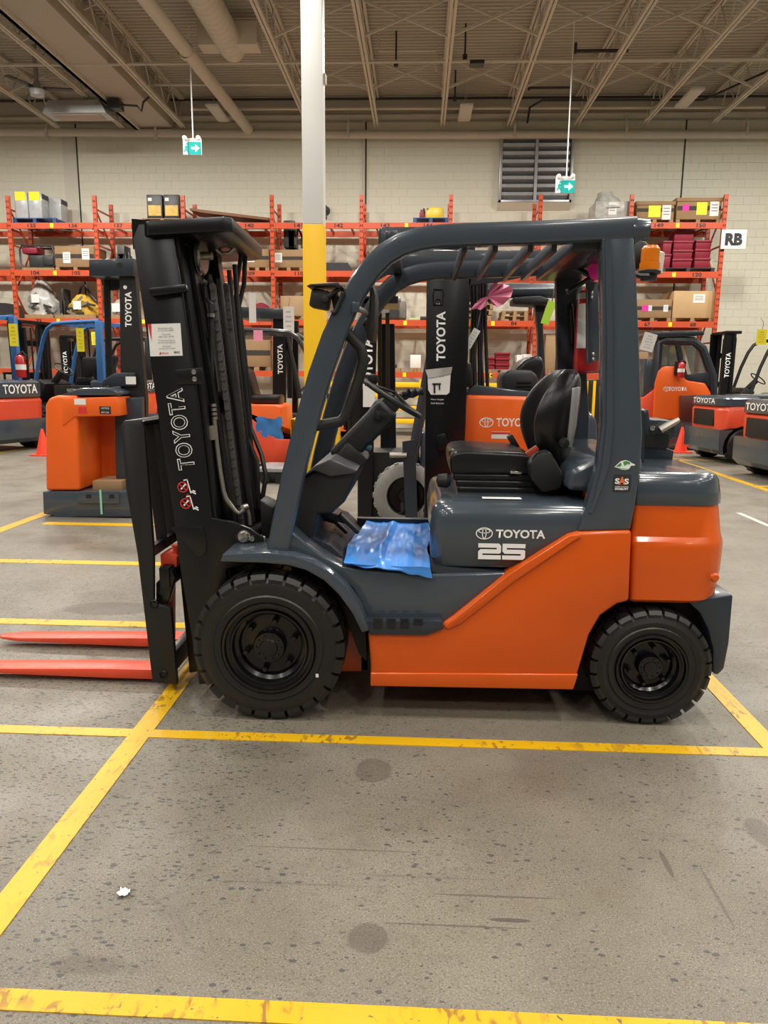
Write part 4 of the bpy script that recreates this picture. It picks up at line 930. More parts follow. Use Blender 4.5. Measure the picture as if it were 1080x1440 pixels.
# lamps behind the rear leg
rl = MB().prism(XZ(3.55, (884, 345), (896, 334), (910, 338), (920, 348), (918, 362), (902, 378), (886, 380)), 3.56, 3.75).build('work_lamp', PLAST, T, bev=.02)
b = P(913, 380, 3.5)
bc = MB().lathe([(.044, .0), (.044, .03)]+[(.039+.002*(i % 2), .032+.006*i) for i in range(10)]+[(.038, .095), (.03, .104), (0, .107)], (b.x, 3.5, b.z), 'z', 20).build('beacon_lens', AMBER, T)
MB().lathe([(.044, .0), (.05, -.005), (.05, -.016), (.036, -.02), (.036, -.045), (0, -.045)], (b.x, 3.5, b.z), 'z', 20).build('beacon_base', BLACKM, bc)
MB().tube([P(886, 384, 3.45), P(900, 388, 3.45), P(912, 388, 3.45)], .012, 6).build('beacon_arm', BLACKM, T)
MB().lathe([(.035, 0), (.04, .09), (.02, .1)], (b.x+.06, 3.62, b.z+.0), 'z', 12).build('buzzer', FIXT, T)
# gas tank bracket behind the leg
Yb = 3.7
MB().prism(XZ(Yb, (905, 585), (912, 575), (914, 590), (950, 592), (950, 615), (935, 622), (938, 630), (948, 634), (946, 648), (905, 648)), Yb, Yb+.3).build('tank_bracket', GREYD, T, bev=.006)
MB().prism(XZ(Yb, (905, 610), (940, 612), (938, 630), (905, 628)), Yb-.012, Yb).build('bracket_recess', BLACKM, T)
MB().tube([P(928, 605, Yb-.03), P(940, 598, Yb-.03), P(955, 590, Yb-.03)], [.02, .018, .012], 8).build('bracket_lever', STEEL, T)
MB().lathe([(0, -.01), (.013, -.008), (.014, 0)], P(917, 602, Yb), 'y', 10).build('bolt', CHROME, T)
MB().prism(XZ(3.3, (896, 575), (906, 578), (906, 650), (896, 655)), 3.3, 3.7).build('leg_box', GREYD, T)

# mast
YM = 3.22
MO = XZ(YM, (184, 316), (241, 313), (258, 420), (280, 568), (298, 729), (330, 735), (352, 744), (370, 757), (371, 790), (318, 800), (322, 900), (326, 962), (280, 962), (272, 907), (253, 796), (244, 723), (222, 582))
mast = MB().prism(MO, YM, YM+.025).build('mast_rail', BLACKP, T, bev=.003)
MR = XZ(YM, (236, 316), (246, 316), (285, 568), (303, 729), (330, 962), (318, 962), (292, 729), (275, 568))
MB().prism(MR, YM+.02, YM+.11).build('rail_flange', BLACKP, mast)
MFr = XZ(YM, (184, 316), (194, 316), (232, 582), (290, 962), (280, 962), (222, 582))
MB().prism(MFr, YM+.02, YM+.11).build('rail_flange', BLACKP, mast)
off = .72
def shift(poly, dx=0): return [(a+dx, b) for a, b in poly]
m2 = MB().prism(MO, YM+off, YM+off+.025).build('mast_rail', BLACKP, T, bev=.003)
MB().prism(MR, YM+off-.09, YM+off).build('rail_flange', BLACKP, m2); MB().prism(MFr, YM+off-.09, YM+off).build('rail_flange', BLACKP, m2)
# inner rails
MI = XZ(YM+.13, (252, 330), (266, 330), (330, 735), (318, 735))
for y in (YM+.12, YM+off-.15): MB().prism(MI, y, y+.06).build('inner_rail', BLACKP, T)
tilt = (P(322, 962, YM)-P(241, 313, YM)); tilt.normalize()
ctop = P(241, 318, YM)
def on_mast(dx, dz_from_top, y):      # point behind the rail's rear edge, measured along the mast
    q = ctop+tilt*dz_from_top; return V((q.x+dx, y, q.z))
def along(Y, *pts): return [P(a, b, Y) for a, b in pts]
for Yq, dxp in ((YM+.2, 0), (YM+.56, 30)):
    MB().tube(along(Yq, (264+dxp*.7, 370), (280+dxp, 470), (312+dxp*.9, 735)), .034, 14).build('lift_cylinder', BLACKP, T)
    MB().tube(along(Yq, (262+dxp*.7, 336), (264+dxp*.7, 372)), .042, 14).build('cylinder_head', BLACKP, T)
MB().tube(along(3.58, (312, 470), (345, 735)), .05, 16).build('centre_cylinder', BLACKM, T)
def chain(Y, a, b, nm='lift_chain', w_=.024):
    mb = MB(); a, b = P(*a, Y), P(*b, Y); d = (b-a).normalized(); L_ = (b-a).length; s = 0; k = 0
    while s < L_:
        p = a+d*s; q = p+d*.024
        for o in ((-.012, .012) if k % 2 == 0 else (-.006, .006)): mb.bar(p+EY*o, q+EY*o, .005, w_, up=(1, 0, 0))
        mb.bar(p-EY*.017, p+EY*.017, .01, .01)
        s += .0225; k += 1
    return mb.build(nm, mat('chain_steel', (.2, .2, .205), .35, .7), T, smooth=False)
chain(YM+.13, (252, 328), (261, 398)); chain(3.44, (299, 400), (340, 738)); chain(3.62, (318, 400), (352, 720))
# sheave
sc_ = P(283, 360, YM+.2)
MB().lathe([(.02, -.014), (.075, -.014), (.082, -.008), (.07, 0), (.082, .008), (.075, .014), (.02, .014)], sc_, 'x', 28).build('chain_sheave', CHROME, T)
MB().tube([sc_+V((-.05, 0, .0)), sc_+V((.05, 0, 0))], .018, 10).build('sheave_pin', STEEL, T)
MB().tube([P(262, 345, YM+.12), P(262, 334, YM+.14), P(276, 332, YM+.16), P(280, 340, YM+.18)], .005, 6).build('sheave_guard', STEEL, T)
# hoses
for Yq, pts in ((3.72, ((322, 380), (330, 470), (345, 600), (357, 715))), (3.75, ((330, 372), (337, 470), (350, 600), (364, 715))), (3.52, ((308, 392), (318, 470), (330, 560), (352, 715)))):
    MB().tube(along(Yq, *pts), .012, 8).build('hydraulic_hose', BLACKM, T)
MB().tube([P(345, 350, 3.85), P(343, 400, 3.85), P(336, 430, 3.85), P(341, 470, 3.85), P(346, 520, 3.85), P(350, 560, 3.85), P(352, 600, 3.85), P(368, 640, 3.75), P(374, 670, 3.7), P(369, 700, 3.7)], .012, 8).build('hydraulic_hose', BLACKM, T)
MB().tube([P(340, 352, 3.8), P(333, 400, 3.8), P(330, 440, 3.8), P(338, 500, 3.8), P(346, 610, 3.75), P(362, 650, 3.7), P(363, 690, 3.7), P(366, 715, 3.7)], .011, 8).build('hydraulic_hose', BLACKM, T)
MB().tube([P(287, 398, YM+.2), P(290, 420, YM+.2), P(296, 428, YM+.18), P(297, 445, YM+.18), P(298, 565, YM+.16)], .012, 8).build('hydraulic_hose', BLACKM, T)
MB().tube([P(286, 396, YM+.19), P(291, 398, YM+.19)], .012, 8).build('hose_fitting', CHROME, T)
MB().tube([P(297, 441, YM+.17), P(297, 446, YM+.17)], .016, 8).build('hose_fitting', CHROME, T)
MB().tube([P(326, 395, YM+.55), P(326, 402, YM+.55)], .014, 8).build('hose_fitting', CHROME, T)
sp = MB().tube([P(301, 590, YM+.1), P(304, 620, YM+.1), P(309, 660, YM+.1), P(314, 690, YM+.1), P(318, 702, YM+.1), P(331, 720, YM+.11), P(337, 722, YM+.12), P(344, 717, YM+.12)], .0115, 12).build('steel_pipe', STEEL, T)
for k in range(4): MB().tube([P(299.5+k*.6, 568+k*6, YM+.1), P(300+k*.6, 572+k*6, YM+.1)], .014, 12).build('pipe_collar', STEEL, sp)
MB().tube([P(341, 715, YM+.11), P(347, 713, YM+.13)], .017, 12).build('pipe_union', STEEL, sp)
MB().tube([P(347, 714, YM+.13), P(350, 722, YM+.13), P(352, 738, YM+.13)], .009, 8).build('thin_pipe', STEEL, sp)
MB().prism(XZ(YM+.05, (287, 600), (301, 598), (303, 618), (291, 620)), YM+.05, YM+.06).build('pipe_bracket', STEEL, T)
for px, py in ((273, 523), (274, 533), (289, 605), (290, 613)): MB().lathe([(0, -.008), (.011, -.006), (.013, 0)], P(px, py, YM-.001 if px < 280 else YM+.05), 'y', 10).build('bolt', CHROME, T)
MB().prism(XZ(YM, (211, 406), (264, 400), (267, 411), (215, 418)), YM-.03, YM).build('mast_stop', BLACKP, T, bev=.006)
MB().prism(XZ(YM, (247, 520), (284, 517), (288, 540), (250, 541)), YM-.006, YM+.0).build('mast_bracket', BLACKP, T, bev=.002)
MB().bar(P(200, 330, YM+.01), P(200, 330, YM+off), .08, .12).build('mast_cross_member', BLACKP, T)
for d_ in (.75, 1.35): MB().bar(on_mast(-.02, d_, YM+.02), on_mast(-.02, d_, YM+off), .05, .11).build('mast_cross_member', BLACKP, T)
# tilt cylinder pin and front bracket
MB().lathe([(0, -.02), (.022, -.018), (.024, 0), (.03, .002), (.03, .02)], P(343, 755, YM-.005), 'y', 16).build('pivot_pin', CHROME, T)
MB().lathe([(0, -.016), (.012, -.014), (.013, .01)], P(355, 757, YM-.005), 'y', 10).build('bolt', CHROME, T)
MB().lathe([(0, -.016), (.012, -.014), (.013, .01)], P(370, 758, YM+.03), 'y', 10).build('bolt', STEEL, T)
MB().prism(XZ(YM+.03, (333, 752), (345, 744), (362, 755), (366, 770), (340, 768)), YM-.004, YM+.03).build('pivot_plate', BLACKM, T, bev=.004)
MB().tube([P(355, 748, YM+.3), P(395, 730, YM+.3)], .03, 12).build('tilt_cylinder', BLACKM, T)
MB().prism(XZ(3.5, (368, 700), (388, 712), (388, 770), (372, 775)), 3.45, 3.6).build('tilt_bracket', BLACKM, T, bev=.01)
MB().prism(XZ(YM, (240, 742), (285, 740), (289, 750), (291, 775), (284, 782), (278, 782)), YM-.004, YM+.0).build('cover_plate', BLACKP, T, bev=.001)
# top cover
zc = P(215, 318, YM).z-.03
xa = P(195, 325, YM).x; xm = P(327, 312, YM).x
pc = [(xa, YM+.03), (xa+.05, YM-.03), (xm-.03, YM-.03), (xm, YM+.0), (xm-.02, YM+off-.03), (xm-.07, YM+off+.04), (xa+.05, YM+off+.04), (xa, YM+off-.07)]
tt = MB().prism(pc, zc-.015, zc+.045, 'z')
for v in tt.v: v.z += (v.x-xa)*.05
tt.build('mast_top_cover', BLACKP, T, bev=.008)
MB().tube([P(300, 345, 3.6), P(312, 356, 3.6), P(322, 356, 3.6), P(333, 346, 3.6)], .009, 8).build('top_pipe', STEEL, T)
# sheet of phone numbers and lettering
up = -tilt; rt_ = V((-up.z, 0, up.x))*-1
def mp(px, py, l=.0): return P(px, py, YM-l)
shc = mp(232.5, 478); su = (mp(232, 461)-mp(234.5, 495)).normalized(); sr = V((su.z, 0, -su.x))
sh = decal('phone_sheet', shc, sr, su, .142, .136, PAPER, T)
SW, SHt = .142, .136
def son(fx, fy): return shc+sr*(fx*SW)+su*(fy*SHt)-EY*.0018
MB().add([son(-.5, .5), son(-.39, .5), son(-.42, -.05)], [(0, 1, 2)]).build('red_flash', REDINK, sh, smooth=False)
for k, (s, w_) in enumerate((('Boucherville', .45), ('(514) 527-8889', .5), ('Toronto', .28), ('905-727-4778', .46), ('Trenton-Clovis', .5), ('(514) 620-8250', .54), ('Quebec', .26), ('(418) 529-2424', .5))):
    txt('sheet_lettering', s, son(.04, .36-k*.093+(.015 if k % 2 else 0)), sr, su, SW*w_, .0072, GREYINK, sh, lift=.0008)
txt('sheet_lettering', 'Liftow', son(-.05, -.405), sr, su, SW*.27, .0075, REDINK, sh, lift=.0008, bold=.02)
MB().add([son(-.22, -.43), son(-.17, -.36), son(-.15, -.42), son(-.19, -.46)], [(0, 1, 2, 3)]).build('red_drop', REDINK, sh, smooth=False)
txt('sheet_lettering', 'SERVICE', son(.33, -.39), sr, su, SW*.18, .008, INK, sh, lift=.0008, bold=.03)
b0, b1 = mp(263, 655), mp(246, 551); tu = (b1-b0).normalized(); tn = V((tu.z, 0, -tu.x))     # reads upwards
cc = mp(254, 604); Lw = (mp(262, 661)-mp(246, 547)).length
txt('lettering', 'TOYOTA', cc, tu, -tn, Lw, .077, WHITE, mast, bold=.028, lift=.0015, spacing=1.06)
txt('lettering_inner', 'TOYOTA', cc, tu, -tn, Lw*.985, .069, BLACKP, mast, bold=-.006, lift=.0022, spacing=1.1)
for py0, px0 in ((685, 260), (708, 264)):
    c = mp(px0-3, py0, .0015)
    mb = MB(); n = 20; vs = []
    for k in range(n):
        a = 2*math.pi*k/n
        for r_ in (.0245, .0195): vs.append(c+V((math.cos(a)*r_, 0, math.sin(a)*r_)))
    mb.add(vs, [(2*k, 2*((k+1) % n), 2*((k+1) % n)+1, 2*k+1) for k in range(n)]); mb.bar(c+V((-.015, 0, .013)), c+V((.015, 0, -.013)), .001, .005, up=(1, 0, 1))
    mb.build('prohibition_ring', REDINK, mast, smooth=False)
    mb = MB().bar(c+V((-.009, .0008, -.01)), c+V((.006, .0008, .006)), .001, .007, up=(1, 0, -1)).lathe([(0, 0), (.005, 0)], c+V((.01, .0006, .011)), 'y', 10)
    q = mp(px0+7, py0, .0015); mb.bar(q+V((-.012, 0, .035)), q+V((.004, 0, -.028)), .001, .005, up=(1, 0, 0)).bar(q+V((-.028, 0, .03)), q+V((-.01, 0, .034)), .001, .005).bar(q+V((.005, 0, -.02)), q+V((.026, 0, -.03)), .001, .006).bar(q+V((.012, 0, -.015)), q+V((.024, 0, -.02)), .001, .006)
    mb.build('pictogram', WHITE, mast, smooth=False)
c = mp(264, 697, .0015); MB().add([c+V((-.009, 0, -.007)), c+V((.009, 0, -.007)), c+V((0, 0, .01))], [(0, 1, 2)]).build('warning_triangle', REDINK, mast, smooth=False)
# carriage and backrest
YB = 3.30
post = MB().prism(XZ(YB, (173, 600), (178, 591), (200, 589), (206, 600), (213, 690), (219, 776), (219, 846), (243, 852), (252, 960), (217, 956), (196, 776), (181, 690)), YB-.03, YB+.0).build('carriage_plate', BLACKM, T, bev=.006)
for py, px in ((849, 217), (948, 230)): MB().lathe([(.018, -.006), (.02, -.004), (.02, .004), (.012, .006), (0, .002)], P(px, py, YB-.03), 'y', 14).build('carriage_boss', BLACKP, T)
tb = MB()
q0 = P(176, 600, YB); q1 = P(204, 591, YB)
MB().box((q0.x+.005, YB-.02, q1.z-.03), (q0.x+.095, YB+.78, q1.z)).build('backrest_top_bar', BLACKP, T, bev=.012)
for yb in (.16, .30, .44, .58, .76):
    a = P(190, 600, YB); b_ = P(212, 775, YB)
    MB().bar(V((a.x, YB+yb, a.z)), V((b_.x, YB+yb, b_.z)), .018, .05, up=(1, 0, 0)).build('backrest_bar', BLACKM, T)
a = P(212, 775, YB); MB().bar(V((a.x, YB, a.z)), V((a.x, YB+.78, a.z)), .03, .05).build('backrest_bar', BLACKM, T)
for py, nm in ((812, 'carriage_bar'), (940, 'carriage_bar')):
    a = P(232, py, YB); MB().bar(V((a.x, YB-.01, a.z)), V((a.x, YB+.76, a.z)), .05, .1).build(nm, BLACKP, T, bev=.006)
MB().prism(XZ(YB, (219, 820), (240, 800), (246, 812), (236, 850), (219, 850)), YB+.0, YB+.05).build('carriage_hook', BLACKP, T, bev=.006)
for y in (YB+.12, YB+.6): MB().prism(XZ(YB, (240, 800), (262, 800), (285, 955), (256, 960)), y, y+.04).build('carriage_rib', BLACKP, T)
# forks
def fork(y0, label=None):
    xh = P(226, 940, 3.36).x; xt = P(2, 905, 3.85).x; z0 = .022
    y1 = y0+.12; ym = (y0+y1)/2
    rings = []
    for x, h, hw in ((xh+.02, .05, .06), (xh-.3, .048, .06), (xt+.35, .03, .06), (xt+.12, .02, .055), (xt+.02, .014, .03), (xt, .012, .015)):
        zb = z0+.0+(.05-h)*.35
        rings.append([V((x, ym-hw, zb)), V((x, ym+hw, zb)), V((x, ym+hw, zb+h)), V((x, ym-hw, zb+h))])
    f = MB().loft(rings).build('fork', FORKC, T, bev=.004)
    a, b_ = P(238, 952, YB), P(230, 800, YB)
    MB().bar(V((a.x-.05, ym, z0)), V((b_.x-.02, ym, b_.z)), .12, .04, up=(1, 0, 0)).build('fork_shank', FORKC, f, bev=.004)
    b2 = P(228, 793, YB)
    MB().prism([(b2.x-.03, b2.z-.05), (b2.x+.05, b2.z-.03), (b2.x+.05, b2.z+.02), (b2.x+.01, b2.z+.045), (b2.x-.03, b2.z+.03)], y0, y1).build('fork_hook', FORKC, f, bev=.006)
    MB().lathe([(.014, 0), (.014, .035), (.022, .045), (.022, .05), (0, .05)], (b2.x+.035, ym-.02, b2.z+.02), 'z', 12).build('latch_pin', FORKC, f)
fork(3.36); fork(3.79)

# blue plastic sheet over the floor
NX, NY = 44, 30
zf = P(540, 803, YN).z
vs = []; fs = []
x0, x1 = P(487, 787, YN).x, P(608, 808, YN).x
for j in range(NY):
    for i in range(NX):
        fx, fy = i/(NX-1), j/(NY-1)
        x = x0+(x1-x0)*fx-.02*math.sin(fy*5)+.012*noise.noise(V((fx*5, fy*3, 1))); y = YN-.012+fy*.98
        z = zf+.026+.03*max(0, .3-fx)+.02*abs(noise.noise(V((x*9, y*4, 0))))+.012*abs(noise.noise(V((x*30, y*11, 2))))+.014*math.exp(-((fx-.42)/.05)**2)*(1+noise.noise(V((y*12, 0, 3))))
        if fy < .12:
            k = (.12-fy)/.12
            y = YN-.016-.012*noise.noise(V((x*12, k*2, 5))); z = zf+.032+.03*max(0, .3-fx)-k*(.012+.045*fx**2)+.006*noise.noise(V((x*20, k, 3)))
        vs.append((x, y, z))
fs = [(j*NX+i, j*NX+i+1, (j+1)*NX+i+1, (j+1)*NX+i) for j in range(NY-1) for i in range(NX-1)]
tag(MB().add(vs, fs).build('plastic_sheet', BLUEF, ang=60), 'crumpled blue plastic sheet covering the floor of the foreground forklift', 'sheet')
# extinguisher on the far leg
ex = thing('fire_extinguisher', 'red fire extinguisher with a white label clamped inside the foreground forklift guard', 'extinguisher', P(826, 520, 3.98))
ec = P(824, 524, 3.9); et = P(824, 405, 3.9)
MB().lathe([(0, 0), (.062, .005), (.066, .02), (.066, et.z-ec.z-.05), (.05, et.z-ec.z-.015), (.02, et.z-ec.z), (.02, et.z-ec.z+.03), (0, et.z-ec.z+.03)], (ec.x, 3.9, ec.z), 'z', 24).build('cylinder', EXRED, ex)
mb = MB(); n = 9; vs = []
for k in range(n):
    a = R(205+k*13)
    for zz in (ec.z+.12, et.z-.08): vs.append((ec.x+math.cos(a)*.0675, 3.9+math.sin(a)*.0675, zz))
mb.add(vs, [(2*k, 2*k+2, 2*k+3, 2*k+1) for k in range(n-1)]).build('label', PAPER, ex)
MB().lathe([(.069, 0), (.069, .03)], (ec.x, 3.9, ec.z+.36), 'z', 24).build('clamp_band', SILVER, ex)
MB().bar((ec.x-.02, 3.9, et.z+.03), (ec.x+.05, 3.9, et.z+.06), .02, .02).build('valve_lever', BLACKM, ex)
tag(MB().prism(XZ(4.0, (812, 470), (850, 468), (850, 524), (812, 526)), 3.99, 4.0).build('red_panel', MAROON), 'dark red plastic panel behind the extinguisher', 'panel')
tag(MB().prism(XZ(3.45, (826, 378), (834, 370), (844, 369), (846, 384), (838, 395), (830, 391)), 3.45, 3.452).build('pink_tag', PINKT), 'hot pink paper tag inside the foreground forklift guard', 'tag')

# ------------------------------------------------------------------ other trucks
LOCAL = True
def simple_wheel(par, x, y0, r, wd, s, rub=RUB, rim=RIMB, name='tyre'):
    mb = MB().lathe([(r*.6, .0), (r*.7, -.0), (r*.92, .01), (r, .035), (r, wd-.035), (r*.92, wd-.01), (r*.6, wd)] if s > 0 else [(r*.6, .0), (r*.92, -.01), (r, -.035), (r, -wd+.035), (r*.92, -wd+.01), (r*.6, -wd)], (x, y0, r), 'y', 28)
    for k in range(20):
        a = 2*math.pi*k/20; c = V((x+math.cos(a)*r*.98, y0+s*.03, r+math.sin(a)*r*.98)); mb.bar(c, c+V((0, s*(wd*.4), 0)), .04*r/.3, .03*r/.3, up=(math.cos(a), 0, math.sin(a)))
    t = mb.build(name, rub, par)
    MB().lathe([(r*.6, s*.005), (r*.56, s*.005), (r*.52, s*.05), (r*.25, s*.06), (r*.22, s*.02), (0, s*.02)], (x, y0, r), 'y', 24).build('rim', rim, t)
    return t
def truck(name, label, loc, rz, k=1.0, cwt_m=RED, hood_m=GREY, guard_m=GREYD, side_m=RED, mast=True, mast_h=2.12, guard=True, seat=True, back_text=True, top=.97, mast_text=True, grille=True, band=.14, wheels=RUB, forks=True, group=None, cab=False):
    t = thing(name, label, 'forklift', loc, rz, group); t.scale = (k, k, k)
    B = lambda mb, n, m, par=t, **q: mb.build(n, m, par, **q)
    # counterweight
    def pl_(x0, x1, w_, z, r): return plan(x0, x1, -w_, w_, z, .02, r)
    B(MB().loft([pl_(1.28, 1.93, .5, .42, .2), pl_(1.28, 2.0, .53, .5, .2), pl_(1.28, 2.02, .53, .78, .2), pl_(1.28, 1.98, .5, top-band, .18)]), 'counterweight', cwt_m, ang=32)
    B(MB().loft([pl_(1.28, 2.03, .515, top-band, .2), pl_(1.28, 2.03, .51, top-.04, .2), pl_(1.28, 1.98, .46, top, .16)]), 'rear_hood', GREY, ang=40)
    B(MB().prism([(1.95, .13), (2.03, .2), (2.04, .5), (1.3, .5)]+[(1.65+.32*math.cos(R(a)), .24+.32*math.sin(R(a))) for a in (140, 120, 100, 80, 60, 40, 20, 0, -20)], -.54, .54), 'rear_skirt', GREY, bev=.01)
    if grille: B(MB().box((1.985, -.3, top-band-.3), (2.03, .3, top-band-.06)), 'rear_grille', BLACKM, bev=.01)
    B(MB().prism([(.1, .14), (1.3, .14), (1.42, .55), (1.42, .82), (1.15, .82), (.75, .5), (.1, .48)], -.53, .53), 'side_panel', side_m, bev=.015)
    B(MB().prism([(-.3, .62), (.0, .7), (.2, .55), (.66, .5), (.68, .97), (.75, 1.0), (1.45, 1.0), (1.45, .7), (1.1, .62), (.75, .46), (.1, .46), (.1, .6)], -.5, .5), 'hood', hood_m, bev=.02)
    B(MB().box((-.1, -.36, .14), (1.9, .36, .45)), 'chassis', BLACKM)
    for x, r in ((0, .32), (1.65, .26)):
        for s in (-1, 1): simple_wheel(t, x, s*.57, r, .19, -s, wheels)
    if back_text:
        txt('lettering', 'TOYOTA', (2.031, 0, top-band*.52), (0, 1, 0), EZ, .66, band*.55, WHITE, t, bold=.02, lift=.004)
    if seat:
        B(MB().box((.75, -.25, 1.0), (1.2, .25, 1.14)), 'seat_cushion', VINYL, bev=.04)
        B(MB().prism([(1.1, 1.05), (1.22, 1.05), (1.38, 1.5), (1.32, 1.56), (1.22, 1.5)], -.24, .24), 'seat_backrest', VINYL, bev=.05)
    B(MB().prism([(-.12, .7), (.05, .7), (.2, 1.02), (.0, 1.1), (-.1, 1.0)], -.35, .35), 'dash_cowl', PLAST, bev=.02)
    B(MB().bar((.1, -.05, 1.0), (.33, -.05, 1.25), .1, .1), 'steering_column', PLAST, bev=.02)
    c = V((.36, -.05, 1.28)); a1 = V((.75, 0, -.6)).normalized()
    B(MB().tube([c+a1*.17*math.cos(q)+EY*.17*math.sin(q) for q in [2*math.pi*i/20 for i in range(20)]], .013, 6, closed=True), 'steering_wheel', PLAST)
    if guard:
        gp = [(.0, .7), (.08, 1.05), (.2, 1.5), (.32, 1.82), (.42, 1.98), (.55, 2.06), (.8, 2.08), (1.5, 2.1)]
        for s in (-1, 1):
            B(MB().tube([(x, s*.46, z) for x, z in gp], .035, 8), 'guard_rail', guard_m)
            B(MB().prism([(1.42, .95), (1.56, .95), (1.56, 2.1), (1.44, 2.1)], s*.46-.04, s*.46+.04), 'guard_leg', guard_m, bev=.01)
        for x in (.6, .8, 1.0, 1.2, 1.4): B(MB().bar((x, -.45, 2.07), (x, .45, 2.07), .03, .05), 'guard_bar', guard_m)
    if mast:
        for s in (-1, 1):
            m_ = B(MB().prism([(-.5, .08), (-.3, .08), (-.33, mast_h), (-.53, mast_h)], s*.36-.02, s*.36+.02).box((-.36, s*.36-.06, .1), (-.31, s*.36+.06, mast_h-.02)), 'mast_rail', BLACKP)
            if mast_text: txt('lettering', 'TOYOTA', (-.42, s*.381, 1.55), EZ, V((-1, 0, 0)) if s < 0 else V((1, 0, 0)), .5, .1, WHITE, m_, bold=.02)
            B(MB().tube([(-.27, s*.26, .2), (-.27, s*.26, mast_h-.1)], .035, 10), 'lift_cylinder', BLACKP)
            B(MB().box((-.4, s*.26-.03, .2), (-.34, s*.26+.03, mast_h-.02)), 'inner_rail', BLACKM)
        B(MB().box((-.5, -.4, mast_h-.03), (-.2, .4, mast_h+.03)), 'mast_top_cover', BLACKP, bev=.01)
        for z in (.3, 1.1, 1.7): B(MB().box((-.38, -.36, z), (-.33, .36, z+.1)), 'mast_cross_member', BLACKP)
        for s in (-.06, .06):
            B(MB().bar((-.3, s, .3), (-.3, s, mast_h-.1), .025, .012), 'lift_chain', JUNK); B(MB().tube([(-.24, s*2.2, .5), (-.25, s*2, 1.2), (-.24, s*2.3, mast_h-.1)], .014, 6), 'hydraulic_hose', BLACKM)
        B(MB().box((-.6, -.5, .25), (-.54, .5, .33)).box((-.6, -.5, .55), (-.54, .5, .63)), 'carriage_bar', BLACKM)
        for y in (-.48, -.24, 0, .24, .48): B(MB().box((-.6, y-.012, .5), (-.565, y+.012, 1.2)), 'backrest_bar', BLACKM)
        B(MB().box((-.6, -.5, 1.18), (-.565, .5, 1.22)), 'backrest_bar', BLACKM)
    if forks:
        for s in (-.25, .25): B(MB().prism([(-.6, .04), (-1.6, .045), (-1.6, .055), (-.65, .085), (-.64, .7), (-.6, .7)], s-.05, s+.05), 'fork', FORKC)
    return t
def tagcard(c, w_, h_, m, label, cat='tag', name='hang_tag', tilt_=0.0, lines=True, grp=None):
    """a paper card on a string; c is its centre, facing the aisle"""
    global LOCAL
    keep, LOCAL = LOCAL, True
    rt = V((math.cos(tilt_), 0, math.sin(tilt_))); up = V((-math.sin(tilt_), 0, math.cos(tilt_)))
    t = thing(name, label, cat, c, 0, grp)
    decal('card', (0, 0, 0), rt, up, w_, h_, m, t, t=.003)
    if lines:
        for q in range(5): txt('print', ('ORDER', 'MODEL', 'SERIAL NO', 'CUSTOMER', 'NOTES')[q], up*(h_*(.32-.16*q))-EY*.004, rt, up, w_*(.4+.1*(q % 3)), h_*.055, GREYINK, t)
    MB().tube([up*(h_*.5), up*(h_*.5)+V((.02, .02, .12)), up*(h_*.5)+V((.0, .1, .2))], .004, 5).build('string', JUNK, t)
    LOCAL = keep
    return t

# left end: two trucks with their backs to the right
k = 1.22
tA = truck('forklift', 'red truck at the left edge with letters on its dark rear panel', (-7.55-1.95*k, 14.2+.5, 0), -.32, k, side_m=RED, top=1.1, band=.26, grille=False, mast=True, guard_m=BLUEG)
tB = truck('forklift', 'blue-guarded red truck behind the orange reach truck at left', (-6.0-1.95*k, 16.7, 0), -.25, k, side_m=BLACKM, hood_m=GREYD, guard_m=BLUEG, top=1.1, band=.2, grille=False)
MB().box((.55, -.56, .45), (1.3, -.5, 1.0)).build('battery_door', BLACKM, tB, bev=.01); 
txt('door_lettering', 'ELECTRIC', (.95, -.56, .92), EX, EZ, .22, .045, WHITE, tB, lift=.01); txt('door_lettering', '80 VOLT  AC', (1.0, -.56, .74), EX, EZ, .3, .04, WHITE, tB, lift=.01)
MB().bar((.72, -.565, .78), (.8, -.565, .68), .004, .02).bar((.8, -.565, .68), (.86, -.565, .74), .004, .02).build('door_arrow', WHITE, tB, smooth=False)
for q in (tA, tB): MB().box((.9, -.24, 1.15), (1.3, .24, 1.5)).build('seat_shell', BLACKM, q, bev=.05)
tC = truck('forklift', 'dark truck with a black guard behind the blue-guarded one', (-8.4, 18.95, 0), 0, 1.12, side_m=RED, top=1.0, guard_m=BLACKM)
tagcard(P(19, 471, 14.2), .17, .42, YEL, 'yellow tag hanging at far left above the red extinguisher', grp=None)
tagcard(P(113, 478, 15.6), .16, .48, YEL, 'yellow tag hanging on the blue guard post left of the dark mast')
tagcard(P(133, 476, 17.5), .15, .3, YEL, 'small yellow tag between the blue guard and the dark mast')
tagcard(P(30, 520, 16), .25, .28, PAPER, 'white sheet hanging in the cab of the blue-guarded truck') if False else None
def extinguisher(c, h, label):
    e = thing('fire_extinguisher', label, 'extinguisher', c); r = h*.19
    MB().lathe([(0, 0), (r*.9, .0), (r, .02), (r, h*.72), (r*.7, h*.82), (r*.25, h*.86), (r*.25, h*.95), (0, h*.95)], (0, 0, 0), 'z', 16).build('cylinder', EXRED, e)
    MB().lathe([(r*1.02, h*.3), (r*1.02, h*.5)], (0, 0, 0), 'z', 16).build('label', PAPER, e)
    MB().tube([(0, 0, h*.93), (r*.6, 0, h), (r*1.2, 0, h*.85), (r*1.1, 0, h*.6)], .012, 6).build('hose', JUNK, e)
    MB().box((-.1, .08, .05), (.1, .12, h*.9)).build('bracket', BLACKM, e)
extinguisher(P(30.5, 531, 14.25), .5, 'red fire extinguisher on the red truck at the left edge')
t = thing('traffic_cone', 'orange traffic cone mostly hidden left of the orange reach truck', 'cone', P(60, 619, 13.2)); t.location.z = 0
